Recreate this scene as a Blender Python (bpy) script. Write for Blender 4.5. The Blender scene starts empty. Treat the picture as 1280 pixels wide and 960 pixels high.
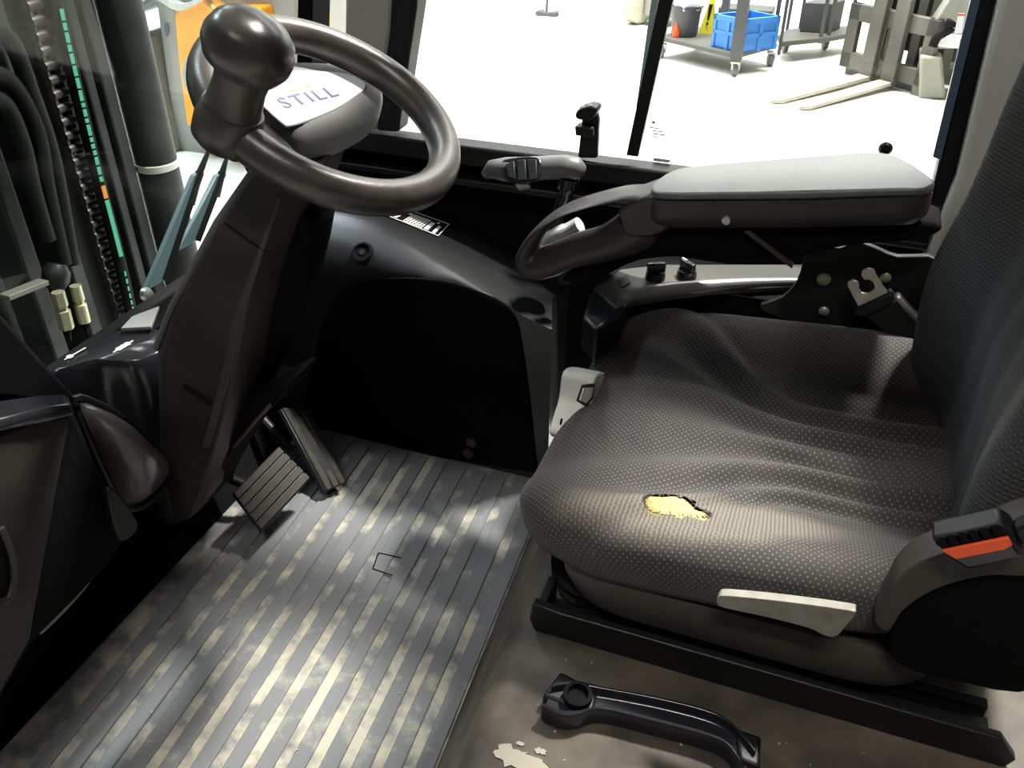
import bpy, math, random
import numpy as np
from mathutils import Vector, Matrix

# ------------------------------------------------------------------ camera, world, lights
FPX, PITCH, YAW = 1090.0, math.radians(34.2), math.radians(20.3)
CAM = np.array([0.0, 0.0, 1.17])            # cab floor is z = 0, hall floor z = -0.65
_h = np.array([-math.sin(YAW), math.cos(YAW), 0])
CR = np.array([math.cos(YAW), math.sin(YAW), 0])
CF = _h * math.cos(PITCH) + np.array([0, 0, -math.sin(PITCH)])
CU = _h * math.sin(PITCH) + np.array([0, 0, math.cos(PITCH)])
scene = bpy.context.scene
COL = scene.collection
cd = bpy.data.cameras.new('camera'); cam = bpy.data.objects.new('camera', cd); COL.objects.link(cam)
cd.sensor_width = 36.0; cd.lens = FPX / 1280 * 36.0; cd.clip_start = 0.02; cd.clip_end = 200
cam.matrix_world = Matrix(((CR[0], CU[0], -CF[0], CAM[0]), (CR[1], CU[1], -CF[1], CAM[1]), (CR[2], CU[2], -CF[2], CAM[2]), (0, 0, 0, 1)))
scene.camera = cam
vs = scene.view_settings
vs.view_transform = 'Standard'; vs.look = 'None'; vs.gamma = 1.0; vs.use_curve_mapping = False
vs.exposure = 0.5
w = bpy.data.worlds.new('hall_air'); scene.world = w; w.use_nodes = True
w.node_tree.nodes['Background'].inputs[0].default_value = (0.93, 0.97, 1.0, 1)
w.node_tree.nodes['Background'].inputs[1].default_value = 0.04
def lamp(name, loc, size, power, target=None, col=(1.0, 0.97, 0.9), spread=180):
    l = bpy.data.lights.new(name, 'AREA'); l.shape = 'RECTANGLE'; l.size, l.size_y = size
    l.energy = power; l.color = col; l.spread = math.radians(spread)
    o = bpy.data.objects.new(name, l); COL.objects.link(o); o.location = loc
    if target is not None:
        o.rotation_euler = (Vector(target) - Vector(loc)).to_track_quat('-Z', 'Y').to_euler()
    return o
# ceiling luminaires of the hall, and two lamps added for reflections and fill
lamp('hall_or_fill_lamp', (-1.0, 7.4, 5.2), (7.0, 0.6), 640, (-1.0, 7.4, 0), spread=125)
lamp('hall_or_fill_lamp', (-1.0, 12.0, 5.4), (12.0, 0.6), 900, (-1.0, 14.0, 2.0), col=(.9, .96, 1.0))  # added lamp: brightens the far wall for reflections on armrest, console and wheel
lamp('hall_or_fill_lamp', (-5.0, 4.4, 5.2), (0.6, 6.0), 540, (-5.0, 4.4, 0), spread=125, col=(.84, .93, 1.0))
lamp('hall_or_fill_lamp', (0.95, 3.0, 4.8), (0.6, 0.3), 92, (-.5, .9, 0.2), spread=70)
lamp('hall_or_fill_lamp', (0.2, -1.6, 4.8), (1.6, 0.4), 10, (.1, .9, .4), spread=60)  # added fill from the door side, lightens seat and panels

# ------------------------------------------------------------------ pixel -> point on a real plane
def ray(px, py): return CR * (px - 640) / FPX + CU * (480 - py) / FPX + CF
def onp(px, py, p0, n):
    d = ray(px, py); n = np.array(n, float); return CAM + d * (((np.array(p0, float) - CAM) @ n) / (d @ n))
def pz(px, py, z): return onp(px, py, (0, 0, z), (0, 0, 1))
def pY(px, py, y): return onp(px, py, (0, y, 0), (0, 1, 0))
def pX(px, py, x): return onp(px, py, (x, 0, 0), (1, 0, 0))
def PY(y, pts): return [pY(a, b, y) for a, b in pts]
def PX(x, pts): return [pX(a, b, x) for a, b in pts]
def PZ(z, pts): return [pz(a, b, z) for a, b in pts]
A = np.array

# ------------------------------------------------------------------ materials
def mat(name, col, rough=0.5, metal=0.0, spec=0.5, noise=None, bump=None, col2=None, sheen=0.0, coat=0.0):
    """noise=(scale, amount) mixes col->col2; bump=(scale, strength)"""
    m = bpy.data.materials.new(name); m.use_nodes = True
    nt = m.node_tree; b = nt.nodes['Principled BSDF']
    b.inputs['Base Color'].default_value = (*col, 1); b.inputs['Roughness'].default_value = rough
    b.inputs['Metallic'].default_value = metal; b.inputs['Specular IOR Level'].default_value = spec
    if sheen: b.inputs['Sheen Weight'].default_value = sheen
    if coat: b.inputs['Coat Weight'].default_value = coat
    tc = nt.nodes.new('ShaderNodeTexCoord')
    if noise:
        n = nt.nodes.new('ShaderNodeTexNoise'); n.inputs['Scale'].default_value = noise[0]; n.inputs['Detail'].default_value = 6
        nt.links.new(tc.outputs['Object'], n.inputs['Vector'])
        r = nt.nodes.new('ShaderNodeValToRGB'); r.color_ramp.elements[0].position = noise[1]; r.color_ramp.elements[1].position = noise[2]
        r.color_ramp.elements[0].color = (*col, 1); r.color_ramp.elements[1].color = (*(col2 or col), 1)
        nt.links.new(n.outputs['Fac'], r.inputs['Fac']); nt.links.new(r.outputs['Color'], b.inputs['Base Color'])
    if bump:
        n = nt.nodes.new('ShaderNodeTexNoise'); n.inputs['Scale'].default_value = bump[0]; n.inputs['Detail'].default_value = 3
        nt.links.new(tc.outputs['Object'], n.inputs['Vector'])
        bp = nt.nodes.new('ShaderNodeBump'); bp.inputs['Strength'].default_value = bump[1]; bp.inputs['Distance'].default_value = 0.002
        nt.links.new(n.outputs['Fac'], bp.inputs['Height']); nt.links.new(bp.outputs['Normal'], b.inputs['Normal'])
    return m

BLACK = mat('black_plastic', (0.006, 0.006, 0.007), 0.42, spec=0.35, bump=(900, 0.15))
BLACKMAT = mat('matt_black_plastic', (0.003, 0.003, 0.0035), 0.75, spec=0.08, bump=(700, 0.2))
GLOSSB = mat('gloss_black_plastic', (0.012, 0.012, 0.015), 0.2, bump=(300, 0.05))
RUBBER = mat('black_rubber', (0.007, 0.007, 0.007), 0.75, spec=0.15)
BROWNP = mat('dusty_brown_black_plastic', (0.030, 0.026, 0.022), 0.55, noise=(7, .35, .7), col2=(0.055, 0.047, 0.038), bump=(900, 0.2))
COWL = mat('dusty_black_cowl_plastic', (0.016, 0.0145, 0.013), 0.5, spec=.3, noise=(9, .4, .7), col2=(0.034, 0.029, 0.024), bump=(900, 0.2))
WHEELM = mat('worn_wheel_rubber', (0.026, 0.024, 0.022), 0.34, noise=(14, .4, .75), col2=(0.072, 0.062, 0.052), bump=(260, 0.12))
GREYP = mat('dark_grey_plastic', (0.17, 0.175, 0.175), 0.5, noise=(12, .35, .7), col2=(0.25, 0.25, 0.24), bump=(600, 0.2))
PADM = mat('grey_black_soft_pad', (0.085, 0.092, 0.094), 0.32, spec=.8, noise=(10, .35, .75), col2=(0.105, 0.108, 0.104), bump=(900, 0.3))
ARMM = mat('armrest_shell', (0.026, 0.024, 0.022), 0.38, noise=(8, .4, .7), col2=(0.04, 0.035, 0.030), bump=(900, 0.2))
WHITEP = mat('white_badge', (0.85, 0.86, 0.88), 0.35)
LGREYP = mat('pale_grey_plastic', (0.62, 0.62, 0.58), 0.45, noise=(30, .4, .7), col2=(0.5, 0.5, 0.46))
STEEL = mat('zinc_steel', (0.6, 0.59, 0.55), 0.35, metal=0.9, noise=(60, .35, .7), col2=(0.45, 0.44, 0.4))
BRASS = mat('dull_zinc_yellow', (0.50, 0.47, 0.33), 0.4, metal=0.7)
SILVER = mat('worn_silver_lever', (0.25, 0.245, 0.21), 0.5, metal=0.2, noise=(40, .35, .7), col2=(0.16, 0.155, 0.125))
DARKMET = mat('dark_painted_metal', (0.010, 0.011, 0.011), 0.45, spec=.3)
MASTM = mat('greasy_mast_steel', (0.014, 0.018, 0.018), 0.5, spec=.25, noise=(6, .35, .7), col2=(0.040, 0.045, 0.042))
CHAINM = mat('greasy_chain', (0.05, 0.047, 0.043), 0.5, metal=0.5, noise=(30, .4, .7), col2=(0.13, 0.12, 0.11))
HOSE = mat('hydraulic_hose', (0.006, 0.008, 0.007), 0.6, spec=.15)
GREEN = mat('green_hose_print', (0.07, 0.40, 0.24), 0.5)
ORNG = mat('orange_print', (0.75, 0.25, 0.04), 0.5)
RED = mat('red_button', (0.85, 0.09, 0.02), 0.4)
YEL = mat('yellow_orange_cover', (0.95, 0.37, 0.0), 0.4)
TRUCKG = mat('grey_truck_paint', (0.28, 0.285, 0.265), 0.45, noise=(2, .3, .7), col2=(0.33, 0.33, 0.31))
TRUCKD = mat('dark_grey_truck', (0.12, 0.12, 0.12), 0.5)
WALLG = mat('grey_pillar_lining', (0.42, 0.415, 0.385), 0.6, noise=(5, .35, .7), col2=(0.48, 0.47, 0.43), bump=(500, 0.15))
PILLAR = mat('dark_grey_pillar', (0.13, 0.13, 0.128), 0.5)
HOODM = mat('dirty_hood_plate', (0.034, 0.028, 0.021), 0.65, noise=(13, .36, .66), col2=(0.105, 0.087, 0.062), bump=(120, 0.15))
FOAM = mat('yellow_foam', (0.46, 0.37, 0.165), 0.9, noise=(40, .35, .7), col2=(0.32, 0.24, 0.09), bump=(200, 0.6))
CONC = mat('pale_concrete', (0.78, 0.77, 0.71), 0.55, noise=(1.5, .3, .75), col2=(0.70, 0.69, 0.63))
CARTM = mat('grey_cart_steel', (0.075, 0.076, 0.078), 0.5)
CARTD = mat('dark_cart_deck', (0.085, 0.08, 0.075), 0.6)
BLUE = mat('blue_crate_plastic', (0.035, 0.21, 0.62), 0.4)
BUCKM = mat('dark_grey_bin', (0.06, 0.065, 0.065), 0.5)
SIGNY = mat('yellow_sign', (0.80, 0.72, 0.02), 0.45)
BAGM = mat('white_plastic_bag', (0.72, 0.75, 0.82), 0.5)
FORKM = mat('worn_fork_steel', (0.085, 0.082, 0.07), 0.5, metal=0.1, noise=(4, .35, .7), col2=(0.15, 0.143, 0.12))
CREAM = mat('cream_truck_paint', (0.34, 0.335, 0.28), 0.45)
SYMB = mat('white_print', (0.75, 0.75, 0.72), 0.5)
NAVY = mat('navy_print', (0.10, 0.10, 0.22), 0.5)
SEAM = mat('dark_seam', (0.006, 0.006, 0.006), 0.8, spec=0.1)
GLASSREFL = mat('blue_glass_reflection', (0.10, 0.14, 0.17), 0.4)

def glass(name, tint, rough=0.02, refl=1.0):
    m = bpy.data.materials.new(name); m.use_nodes = True; nt = m.node_tree
    for n in list(nt.nodes):
        if n.type != 'OUTPUT_MATERIAL': nt.nodes.remove(n)
    t = nt.nodes.new('ShaderNodeBsdfTransparent'); t.inputs[0].default_value = (*tint, 1)
    g = nt.nodes.new('ShaderNodeBsdfGlossy'); g.inputs['Roughness'].default_value = rough; g.inputs[0].default_value = (refl, refl, refl, 1)
    lw = nt.nodes.new('ShaderNodeLayerWeight'); pw = nt.nodes.new('ShaderNodeMath'); pw.operation = 'POWER'; pw.inputs[1].default_value = 5
    f = nt.nodes.new('ShaderNodeMath'); f.operation = 'MULTIPLY_ADD'; f.inputs[1].default_value = .93; f.inputs[2].default_value = .045
    nt.links.new(lw.outputs['Facing'], pw.inputs[0]); nt.links.new(pw.outputs[0], f.inputs[0])
    mx = nt.nodes.new('ShaderNodeMixShader')
    nt.links.new(f.outputs[0], mx.inputs[0]); nt.links.new(t.outputs[0], mx.inputs[1]); nt.links.new(g.outputs[0], mx.inputs[2])
    nt.links.new(mx.outputs[0], nt.nodes['Material Output'].inputs[0]); return m
GLASS = glass('clear_pane', (0.97, 0.98, 0.97)); GLASSF = glass('greenish_windscreen', (0.86, 0.93, 0.89), 0.04)

def fabric(name, base, dot, pitch, dotr, wear=None, lines=False):
    m = bpy.data.materials.new(name); m.use_nodes = True; nt = m.node_tree; L = nt.links.new
    b = nt.nodes['Principled BSDF']; b.inputs['Roughness'].default_value = 0.9; b.inputs['Specular IOR Level'].default_value = 0.2
    b.inputs['Sheen Weight'].default_value = 0.08; b.inputs['Sheen Roughness'].default_value = 0.5
    uv = nt.nodes.new('ShaderNodeUVMap'); uv.uv_map = 'UVMap'
    mp = nt.nodes.new('ShaderNodeMapping'); mp.inputs['Rotation'].default_value = (0, 0, math.radians(45)); mp.inputs['Scale'].default_value = (1 / pitch, 1 / pitch, 1)
    L(uv.outputs[0], mp.inputs[0])
    v = nt.nodes.new('ShaderNodeTexVoronoi'); v.voronoi_dimensions = '2D'; v.inputs['Scale'].default_value = 1; v.inputs['Randomness'].default_value = 0.12
    L(mp.outputs[0], v.inputs['Vector'])
    r = nt.nodes.new('ShaderNodeValToRGB'); r.color_ramp.elements[0].position = dotr * .7; r.color_ramp.elements[1].position = dotr * 1.25
    r.color_ramp.elements[0].color = (1, 1, 1, 1); r.color_ramp.elements[1].color = (0, 0, 0, 1)
    L(v.outputs['Distance'], r.inputs['Fac'])
    n = nt.nodes.new('ShaderNodeTexNoise'); n.inputs['Scale'].default_value = 9; n.inputs['Detail'].default_value = 5; L(uv.outputs[0], n.inputs['Vector'])
    nr = nt.nodes.new('ShaderNodeValToRGB'); nr.color_ramp.elements[0].position = .35; nr.color_ramp.elements[1].position = .7
    nr.color_ramp.elements[0].color = (*base, 1); nr.color_ramp.elements[1].color = (base[0] * 1.5, base[1] * 1.45, base[2] * 1.35, 1)
    L(n.outputs['Fac'], nr.inputs['Fac'])
    base_out = nr.outputs['Color']
    if wear:      # threadbare patch around the tear, given by centre / half axes in uv metres
        wv = nt.nodes.new('ShaderNodeMapping'); wv.vector_type = 'TEXTURE'
        wv.inputs['Location'].default_value = (*wear[0], 0); wv.inputs['Scale'].default_value = (*wear[1], 1); wv.inputs['Rotation'].default_value = (0, 0, wear[2])
        L(uv.outputs[0], wv.inputs[0])
        ln = nt.nodes.new('ShaderNodeVectorMath'); ln.operation = 'LENGTH'; L(wv.outputs[0], ln.inputs[0])
        ad = nt.nodes.new('ShaderNodeMath'); ad.operation = 'MULTIPLY_ADD'; L(n.outputs['Fac'], ad.inputs[0]); ad.inputs[1].default_value = 0.9; L(ln.outputs['Value'], ad.inputs[2])
        wr = nt.nodes.new('ShaderNodeValToRGB'); wr.color_ramp.elements[0].position = .75; wr.color_ramp.elements[1].position = 1.35 if False else 1.0
        wr.color_ramp.elements[0].color = (1, 1, 1, 1); wr.color_ramp.elements[1].color = (0, 0, 0, 1)
        sc = nt.nodes.new('ShaderNodeMath'); sc.operation = 'MULTIPLY'; sc.inputs[1].default_value = 0.62; L(ad.outputs[0], sc.inputs[0])
        L(sc.outputs[0], wr.inputs['Fac'])
        wave = nt.nodes.new('ShaderNodeTexWave'); wave.bands_direction = 'X'; wave.inputs['Scale'].default_value = 58; wave.inputs['Distortion'].default_value = 1.5; wave.inputs['Detail'].default_value = 2
        L(uv.outputs[0], wave.inputs['Vector'])
        wc = nt.nodes.new('ShaderNodeValToRGB'); wc.color_ramp.elements[0].color = (0.075, 0.067, 0.055, 1); wc.color_ramp.elements[1].color = (0.15, 0.134, 0.11, 1)
        L(wave.outputs['Fac'], wc.inputs['Fac'])
        mxw = nt.nodes.new('ShaderNodeMix'); mxw.data_type = 'RGBA'; L(wr.outputs['Color'], mxw.inputs['Factor']); L(nr.outputs['Color'], mxw.inputs['A']); L(wc.outputs['Color'], mxw.inputs['B'])
        base_out = mxw.outputs['Result']
    mx = nt.nodes.new('ShaderNodeMix'); mx.data_type = 'RGBA'
    L(r.outputs['Color'], mx.inputs['Factor']); L(base_out, mx.inputs['A']); mx.inputs['B'].default_value = (*dot, 1)
    L(mx.outputs['Result'], b.inputs['Base Color'])
    bp = nt.nodes.new('ShaderNodeBump'); bp.inputs['Strength'].default_value = 0.35; bp.inputs['Distance'].default_value = 0.002
    hs = r.outputs['Color']
    if lines:
        wave = nt.nodes.new('ShaderNodeTexWave'); wave.bands_direction = 'Y'; wave.inputs['Scale'].default_value = 55; wave.inputs['Distortion'].default_value = 0.6
        L(uv.outputs[0], wave.inputs['Vector']); hs = wave.outputs['Fac']
    L(hs, bp.inputs['Height']); L(bp.outputs['Normal'], b.inputs['Normal'])
    return m

def mat_rubber_mat(name, base, dust, amount, spots):
    """rubber with dried-dust stains: general noise mask plus dust spots at world xy"""
    m = bpy.data.materials.new(name); m.use_nodes = True; nt = m.node_tree; L = nt.links.new
    b = nt.nodes['Principled BSDF']; b.inputs['Roughness'].default_value = 0.5; b.inputs['Specular IOR Level'].default_value = 0.45
    g = nt.nodes.new('ShaderNodeNewGeometry')
    n = nt.nodes.new('ShaderNodeTexNoise'); n.inputs['Scale'].default_value = 16; n.inputs['Detail'].default_value = 7; n.inputs['Roughness'].default_value = .62
    L(g.outputs['Position'], n.inputs['Vector'])
    val = n.outputs['Fac']
    for (x, y, rx, ry, s) in spots:
        mp = nt.nodes.new('ShaderNodeMapping'); mp.vector_type = 'TEXTURE'; mp.inputs['Location'].default_value = (x, y, 0); mp.inputs['Scale'].default_value = (rx, ry, 1e3)
        L(g.outputs['Position'], mp.inputs[0])
        ln = nt.nodes.new('ShaderNodeVectorMath'); ln.operation = 'LENGTH'; L(mp.outputs[0], ln.inputs[0])
        mr = nt.nodes.new('ShaderNodeMapRange'); mr.inputs['From Min'].default_value = 0; mr.inputs['From Max'].default_value = 1; mr.inputs['To Min'].default_value = s; mr.inputs['To Max'].default_value = 0
        L(ln.outputs['Value'], mr.inputs['Value'])
        ad = nt.nodes.new('ShaderNodeMath'); ad.operation = 'ADD'; L(val, ad.inputs[0]); L(mr.outputs[0], ad.inputs[1]); val = ad.outputs[0]
    r = nt.nodes.new('ShaderNodeValToRGB'); r.color_ramp.elements[0].position = 1 - amount - .10; r.color_ramp.elements[1].position = 1 - amount + .10
    r.color_ramp.elements[0].color = (*base, 1); r.color_ramp.elements[1].color = (*dust, 1)
    L(val, r.inputs['Fac']); L(r.outputs['Color'], b.inputs['Base Color'])
    n2 = nt.nodes.new('ShaderNodeTexNoise'); n2.inputs['Scale'].default_value = 90; L(g.outputs['Position'], n2.inputs['Vector'])
    bp = nt.nodes.new('ShaderNodeBump'); bp.inputs['Strength'].default_value = 0.12; bp.inputs['Distance'].default_value = 0.002; L(n2.outputs['Fac'], bp.inputs['Height']); L(bp.outputs['Normal'], b.inputs['Normal'])
    return m

# ------------------------------------------------------------------ mesh helpers
class MB:
    def __init__(s): s.v = []; s.f = []; s.uv = None
    def add(s, vs_, fs_):
        o = len(s.v); s.v += [tuple(map(float, p)) for p in vs_]; s.f += [tuple(i + o for i in f) for f in fs_]; return s
    def prism(s, pts, vec):
        pts = [A(p, float) for p in pts]; vec = A(vec, float); n = len(pts)
        return s.add(pts + [p + vec for p in pts], [tuple(range(n))[::-1], tuple(range(n, 2 * n))] + [(i, (i + 1) % n, n + (i + 1) % n, n + i) for i in range(n)])
    def box(s, c, size, rot=None):
        c = A(c, float); hx, hy, hz = A(size, float) / 2
        R = np.array(rot) if rot is not None else np.eye(3)
        vs_ = [c + R @ A((x * hx, y * hy, z * hz)) for z in (-1, 1) for x, y in ((-1, -1), (1, -1), (1, 1), (-1, 1))]
        return s.add(vs_, [(3, 2, 1, 0), (4, 5, 6, 7), (0, 1, 5, 4), (1, 2, 6, 5), (2, 3, 7, 6), (3, 0, 4, 7)])
    def bar(s, p, q, wd, th, up=(0, 0, 1)):
        p = A(p, float); q = A(q, float); d = q - p; l = np.linalg.norm(d); d /= l
        u = A(up, float); sd = np.cross(d, u); sd /= np.linalg.norm(sd); u = np.cross(sd, d)
        return s.box((p + q) / 2, (l, wd, th), np.stack([d, sd, u], 1))
    def loft(s, rings, cap=True, closed=False):
        n = len(rings[0]); vs_ = [p for r in rings for p in r]; fs_ = []
        m = len(rings)
        for i in range(m if closed else m - 1):
            for j in range(n):
                a, b = i * n + j, i * n + (j + 1) % n; c, d = ((i + 1) % m) * n + (j + 1) % n, ((i + 1) % m) * n + j
                fs_.append((a, b, c, d))
        if cap and not closed: fs_ += [tuple(range(n))[::-1], tuple(range((m - 1) * n, m * n))]
        return s.add(vs_, fs_)
    def tube(s, path, r, n=12, closed=False, up=(0, 0, 1), asp=1.0):
        path = [A(p, float) for p in path]; m = len(path); rings = []
        rs = r if hasattr(r, '__len__') else [r] * m
        for i in range(m):
            a = path[(i - 1) % m] if (closed or i > 0) else path[i]; b = path[(i + 1) % m] if (closed or i < m - 1) else path[i]
            t = b - a; t /= np.linalg.norm(t); u = A(up, float); sd = np.cross(t, u)
            if np.linalg.norm(sd) < 1e-4: sd = np.cross(t, A((1, 0, 0.)))
            sd /= np.linalg.norm(sd); u = np.cross(sd, t)
            rings.append([path[i] + rs[i] * (math.cos(k * 2 * math.pi / n) * sd + asp * math.sin(k * 2 * math.pi / n) * u) for k in range(n)])
        return s.loft(rings, closed=closed)
    def lathe(s, prof, org, axis=(0, 0, 1), n=24, e1=None, sx=1.0):
        ax = A(axis, float); ax /= np.linalg.norm(ax)
        if e1 is None: e1 = np.cross(ax, A((0, 1, 0.)) if abs(ax[1]) < .9 else A((1, 0, 0.)))
        e1 = A(e1, float); e1 /= np.linalg.norm(e1); e2 = np.cross(ax, e1); org = A(org, float)
        return s.loft([[org + ax * h + r * (sx * math.cos(k * 2 * math.pi / n) * e1 + math.sin(k * 2 * math.pi / n) * e2) for k in range(n)] for r, h in prof])
    def ring(s, outer, inner, vec):
        """flat ring between two closed loops of equal length, thickened by vec"""
        vec = A(vec, float); n = len(outer); o = [A(p, float) for p in outer]; i = [A(p, float) for p in inner]
        vs_ = o + i + [p + vec for p in o] + [p + vec for p in i]; fs_ = []
        for k in range(n):
            l = (k + 1) % n
            fs_ += [(k, n + k, n + l, l), (2 * n + k, 2 * n + l, 3 * n + l, 3 * n + k), (k, l, 2 * n + l, 2 * n + k), (n + k, 3 * n + k, 3 * n + l, n + l)]
        return s.add(vs_, fs_)
    def build(s, name, m, parent=None, bevel=0.0, seg=2, smooth=40, label=None, cat=None, group=None, kind=None, sub=0):
        me = bpy.data.meshes.new(name); me.from_pydata(s.v, [], s.f); me.validate()
        import bmesh
        bm = bmesh.new(); bm.from_mesh(me); bmesh.ops.recalc_face_normals(bm, faces=bm.faces); bm.to_mesh(me); bm.free()
        if smooth: me.shade_smooth(); me.set_sharp_from_angle(angle=math.radians(smooth))
        return link(name, me, m, parent, bevel, seg, label, cat, group, kind, sub)
def link(name, me, m, parent=None, bevel=0, seg=2, label=None, cat=None, group=None, kind=None, sub=0):
    me.materials.clear(); me.materials.append(m)
    o = bpy.data.objects.new(name, me); COL.objects.link(o)
    if parent is not None:
        o.parent = parent; o.matrix_parent_inverse = wmat(parent).inverted()
    if bevel:
        b = o.modifiers.new('bevel', 'BEVEL'); b.width = bevel; b.segments = seg; b.limit_method = 'ANGLE'; b.angle_limit = math.radians(35)
        b.harden_normals = False
        for p in me.polygons: p.use_smooth = True
        me.set_sharp_from_angle(angle=math.radians(60))
    if sub:
        b = o.modifiers.new('sub', 'SUBSURF'); b.levels = b.render_levels = sub
    tag(o, label, cat, group, kind); return o
def wmat(o):
    m = Matrix.Translation(o.location)
    return m
def tag(o, label=None, cat=None, group=None, kind=None):
    if label: o['label'] = label
    if cat: o['category'] = cat
    if group: o['group'] = group
    if kind: o['kind'] = kind
    return o
def thing(name, loc, label, cat, group=None, kind=None):
    o = bpy.data.objects.new(name, None); COL.objects.link(o); o.location = tuple(map(float, loc)); o.empty_display_size = 0.05
    return tag(o, label, cat, group, kind)
def sm(pts, n=8, closed=False):
    """Catmull-Rom through the points"""
    P = [A(p, float) for p in pts]; m = len(P); out = []
    for i in range(m if closed else m - 1):
        p0 = P[(i - 1) % m] if (closed or i > 0) else P[0]; p1 = P[i]; p2 = P[(i + 1) % m]; p3 = P[(i + 2) % m] if (closed or i + 2 < m) else P[-1]
        for k in range(n):
            t = k / n; out.append(.5 * (2 * p1 + (p2 - p0) * t + (2 * p0 - 5 * p1 + 4 * p2 - p3) * t * t + (3 * p1 - p0 - 3 * p2 + p3) * t ** 3))
    if not closed: out.append(P[-1])
    return out
def resample(P, n):
    P = [A(p, float) for p in P]; P.append(P[0]); d = [0]
    for a, b in zip(P, P[1:]): d.append(d[-1] + np.linalg.norm(b - a))
    out = []; j = 0
    for k in range(n):
        t = d[-1] * k / n
        while d[j + 1] < t: j += 1
        f = (t - d[j]) / max(1e-9, d[j + 1] - d[j]); out.append(P[j] + (P[j + 1] - P[j]) * f)
    return out
def text_mesh(body, size, org, ex, ey, thick=0.0008, sx=1.0, bold=0):
    """lettering as mesh data laid on a plane at org with right = ex, up = ey"""
    c = bpy.data.curves.new('t', 'FONT'); c.body = body; c.size = size; c.extrude = thick; c.align_x = 'CENTER'; c.align_y = 'CENTER'; c.resolution_u = 3; c.offset = bold; c.space_character = 1.25
    o = bpy.data.objects.new('t', c); me = bpy.data.meshes.new_from_object(o)
    bpy.data.objects.remove(o); bpy.data.curves.remove(c)
    ex = A(ex, float); ex /= np.linalg.norm(ex); ey = A(ey, float); ey -= ex * (ey @ ex); ey /= np.linalg.norm(ey); ez = np.cross(ex, ey); org = A(org, float)
    for v in me.vertices:
        p = org + ex * v.co.x * sx + ey * v.co.y + ez * v.co.z; v.co = tuple(p)
    return me
def sstep(a, b, x):
    t = min(1, max(0, (x - a) / (b - a))); return t * t * (3 - 2 * t)
def copy_obj(o, loc=None, parent=None):
    c = o.copy(); COL.objects.link(c)
    if loc is not None: c.location = loc
    if parent is not None: c.parent = parent
    return c

#@@STRUCT
# ------------------------------------------------------------------ setting: hall and cab shell
MB().add([(-25, -12, -.65), (25, -12, -.65), (25, 30, -.65), (-25, 30, -.65)], [(0, 1, 2, 3)]).build('floor_hall', CONC, kind='structure', label='pale concrete floor of the bright workshop hall', smooth=0)
MB().prism([(-12, 14, -.65), (12, 14, -.65), (12, 14, 6), (-12, 14, 6)], (0, .1, 0)).build('wall_far', CONC, kind='structure', label='pale far wall of the hall', smooth=0)
MB().prism([(-12, -8, -.65), (-12, 14, -.65), (-12, 14, 6), (-12, -8, 6)], (-.1, 0, 0)).build('wall_left', CONC, kind='structure', label='pale end wall of the hall', smooth=0)
# cab floor tray
MB().box((-.72, .85, -.02), (.98, 1.06, .04)).build('floor_cab', DARKMET, kind='structure', label='dark steel floor plate of the cab under the mat')
# right side wall below the window
wr_ = thing('wall_right', (-.35, 1.55, 0), 'black side wall of the cab under the window', None, kind='structure')
MB().box((-.13, 1.60, .26), (1.94, .06, .62)).build('side_panel', BLACKMAT, wr_)
MB().box((-.42, 1.555, .578), (1.36, .05, .04)).build('sill_rail', BLACK, wr_, bevel=.006)
MB().box((-.42, 1.545, .525), (1.36, .04, .014)).build('sill_ledge', BLACK, wr_, bevel=.004)
MB().box((-.285, 1.575, .604), (.03, .012, .006)).build('sill_sticker', LGREYP, wr_)
# right window: pane, rubber edge, divider
wn = thing('window_1', (-.35, 1.57, .6), 'large side window of the cab looking into the hall', None, kind='structure')
YW = 1.575
MB().prism(PY(YW, [(490, 172), (800, 208), (1166, 248), (1300, -240), (540, -130)]), (0, .006, 0)).build('pane', GLASS, wn, smooth=0)
def strip_y(y, pts, dy): return MB().prism(PY(y, pts), (0, dy, 0))
strip_y(1.55, [(832, -40), (850, -40), (797, 196), (783, 194)], .012).build('divider_bar', BLACK, wn)
strip_y(1.56, [(820, -40), (830, -40), (799, 135), (795, 135)], .006).build('divider_glass_edge', mat('glass_edge', (.35, .5, .48), .1), wn)
strip_y(1.54, [(1236, -60), (1284, -60), (1214, 260), (1158, 268)], .05).build('rear_frame', BLACK, wn, bevel=.006)
strip_y(1.535, [(1228, -60), (1240, -60), (1176, 200), (1166, 196)], .01).build('rear_glass_edge', mat('blue_glass_edge', (.07, .11, .16), .15), wn)
MB().lathe([(.0001, 0), (.010, 0), (.0115, .004), (.008, .009), (.0001, .010)], pY(1107, 185, 1.565), (0, -1, 0), 18).build('glass_stud', GLOSSB, wn)
# A pillar on the right side of the cab
ap = thing('trim_1', (-.9, 1.55, .6), 'dark grey front pillar at the right of the windscreen', None, kind='structure')
strip_y(1.53, [(431, -60), (492, -60), (488, 30), (470, 164), (440, 160), (430, 60)], .06).build('pillar_face', WALLG, ap, bevel=.008)
strip_y(1.525, [(492, -60), (524, -60), (520, 10), (497, 166), (470, 164), (486, 40)], .05).build('pillar_rubber', BLACK, ap, bevel=.006)
# windscreen right edge post
MB().prism(PX(-1.22, [(374, -80), (396, -80), (393, 60), (388, 110), (371, 110), (372, 40)]), (.04, 0, 0)).build('trim_2', BLACKMAT, kind='structure', label='narrow black post behind the steering wheel')
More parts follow.
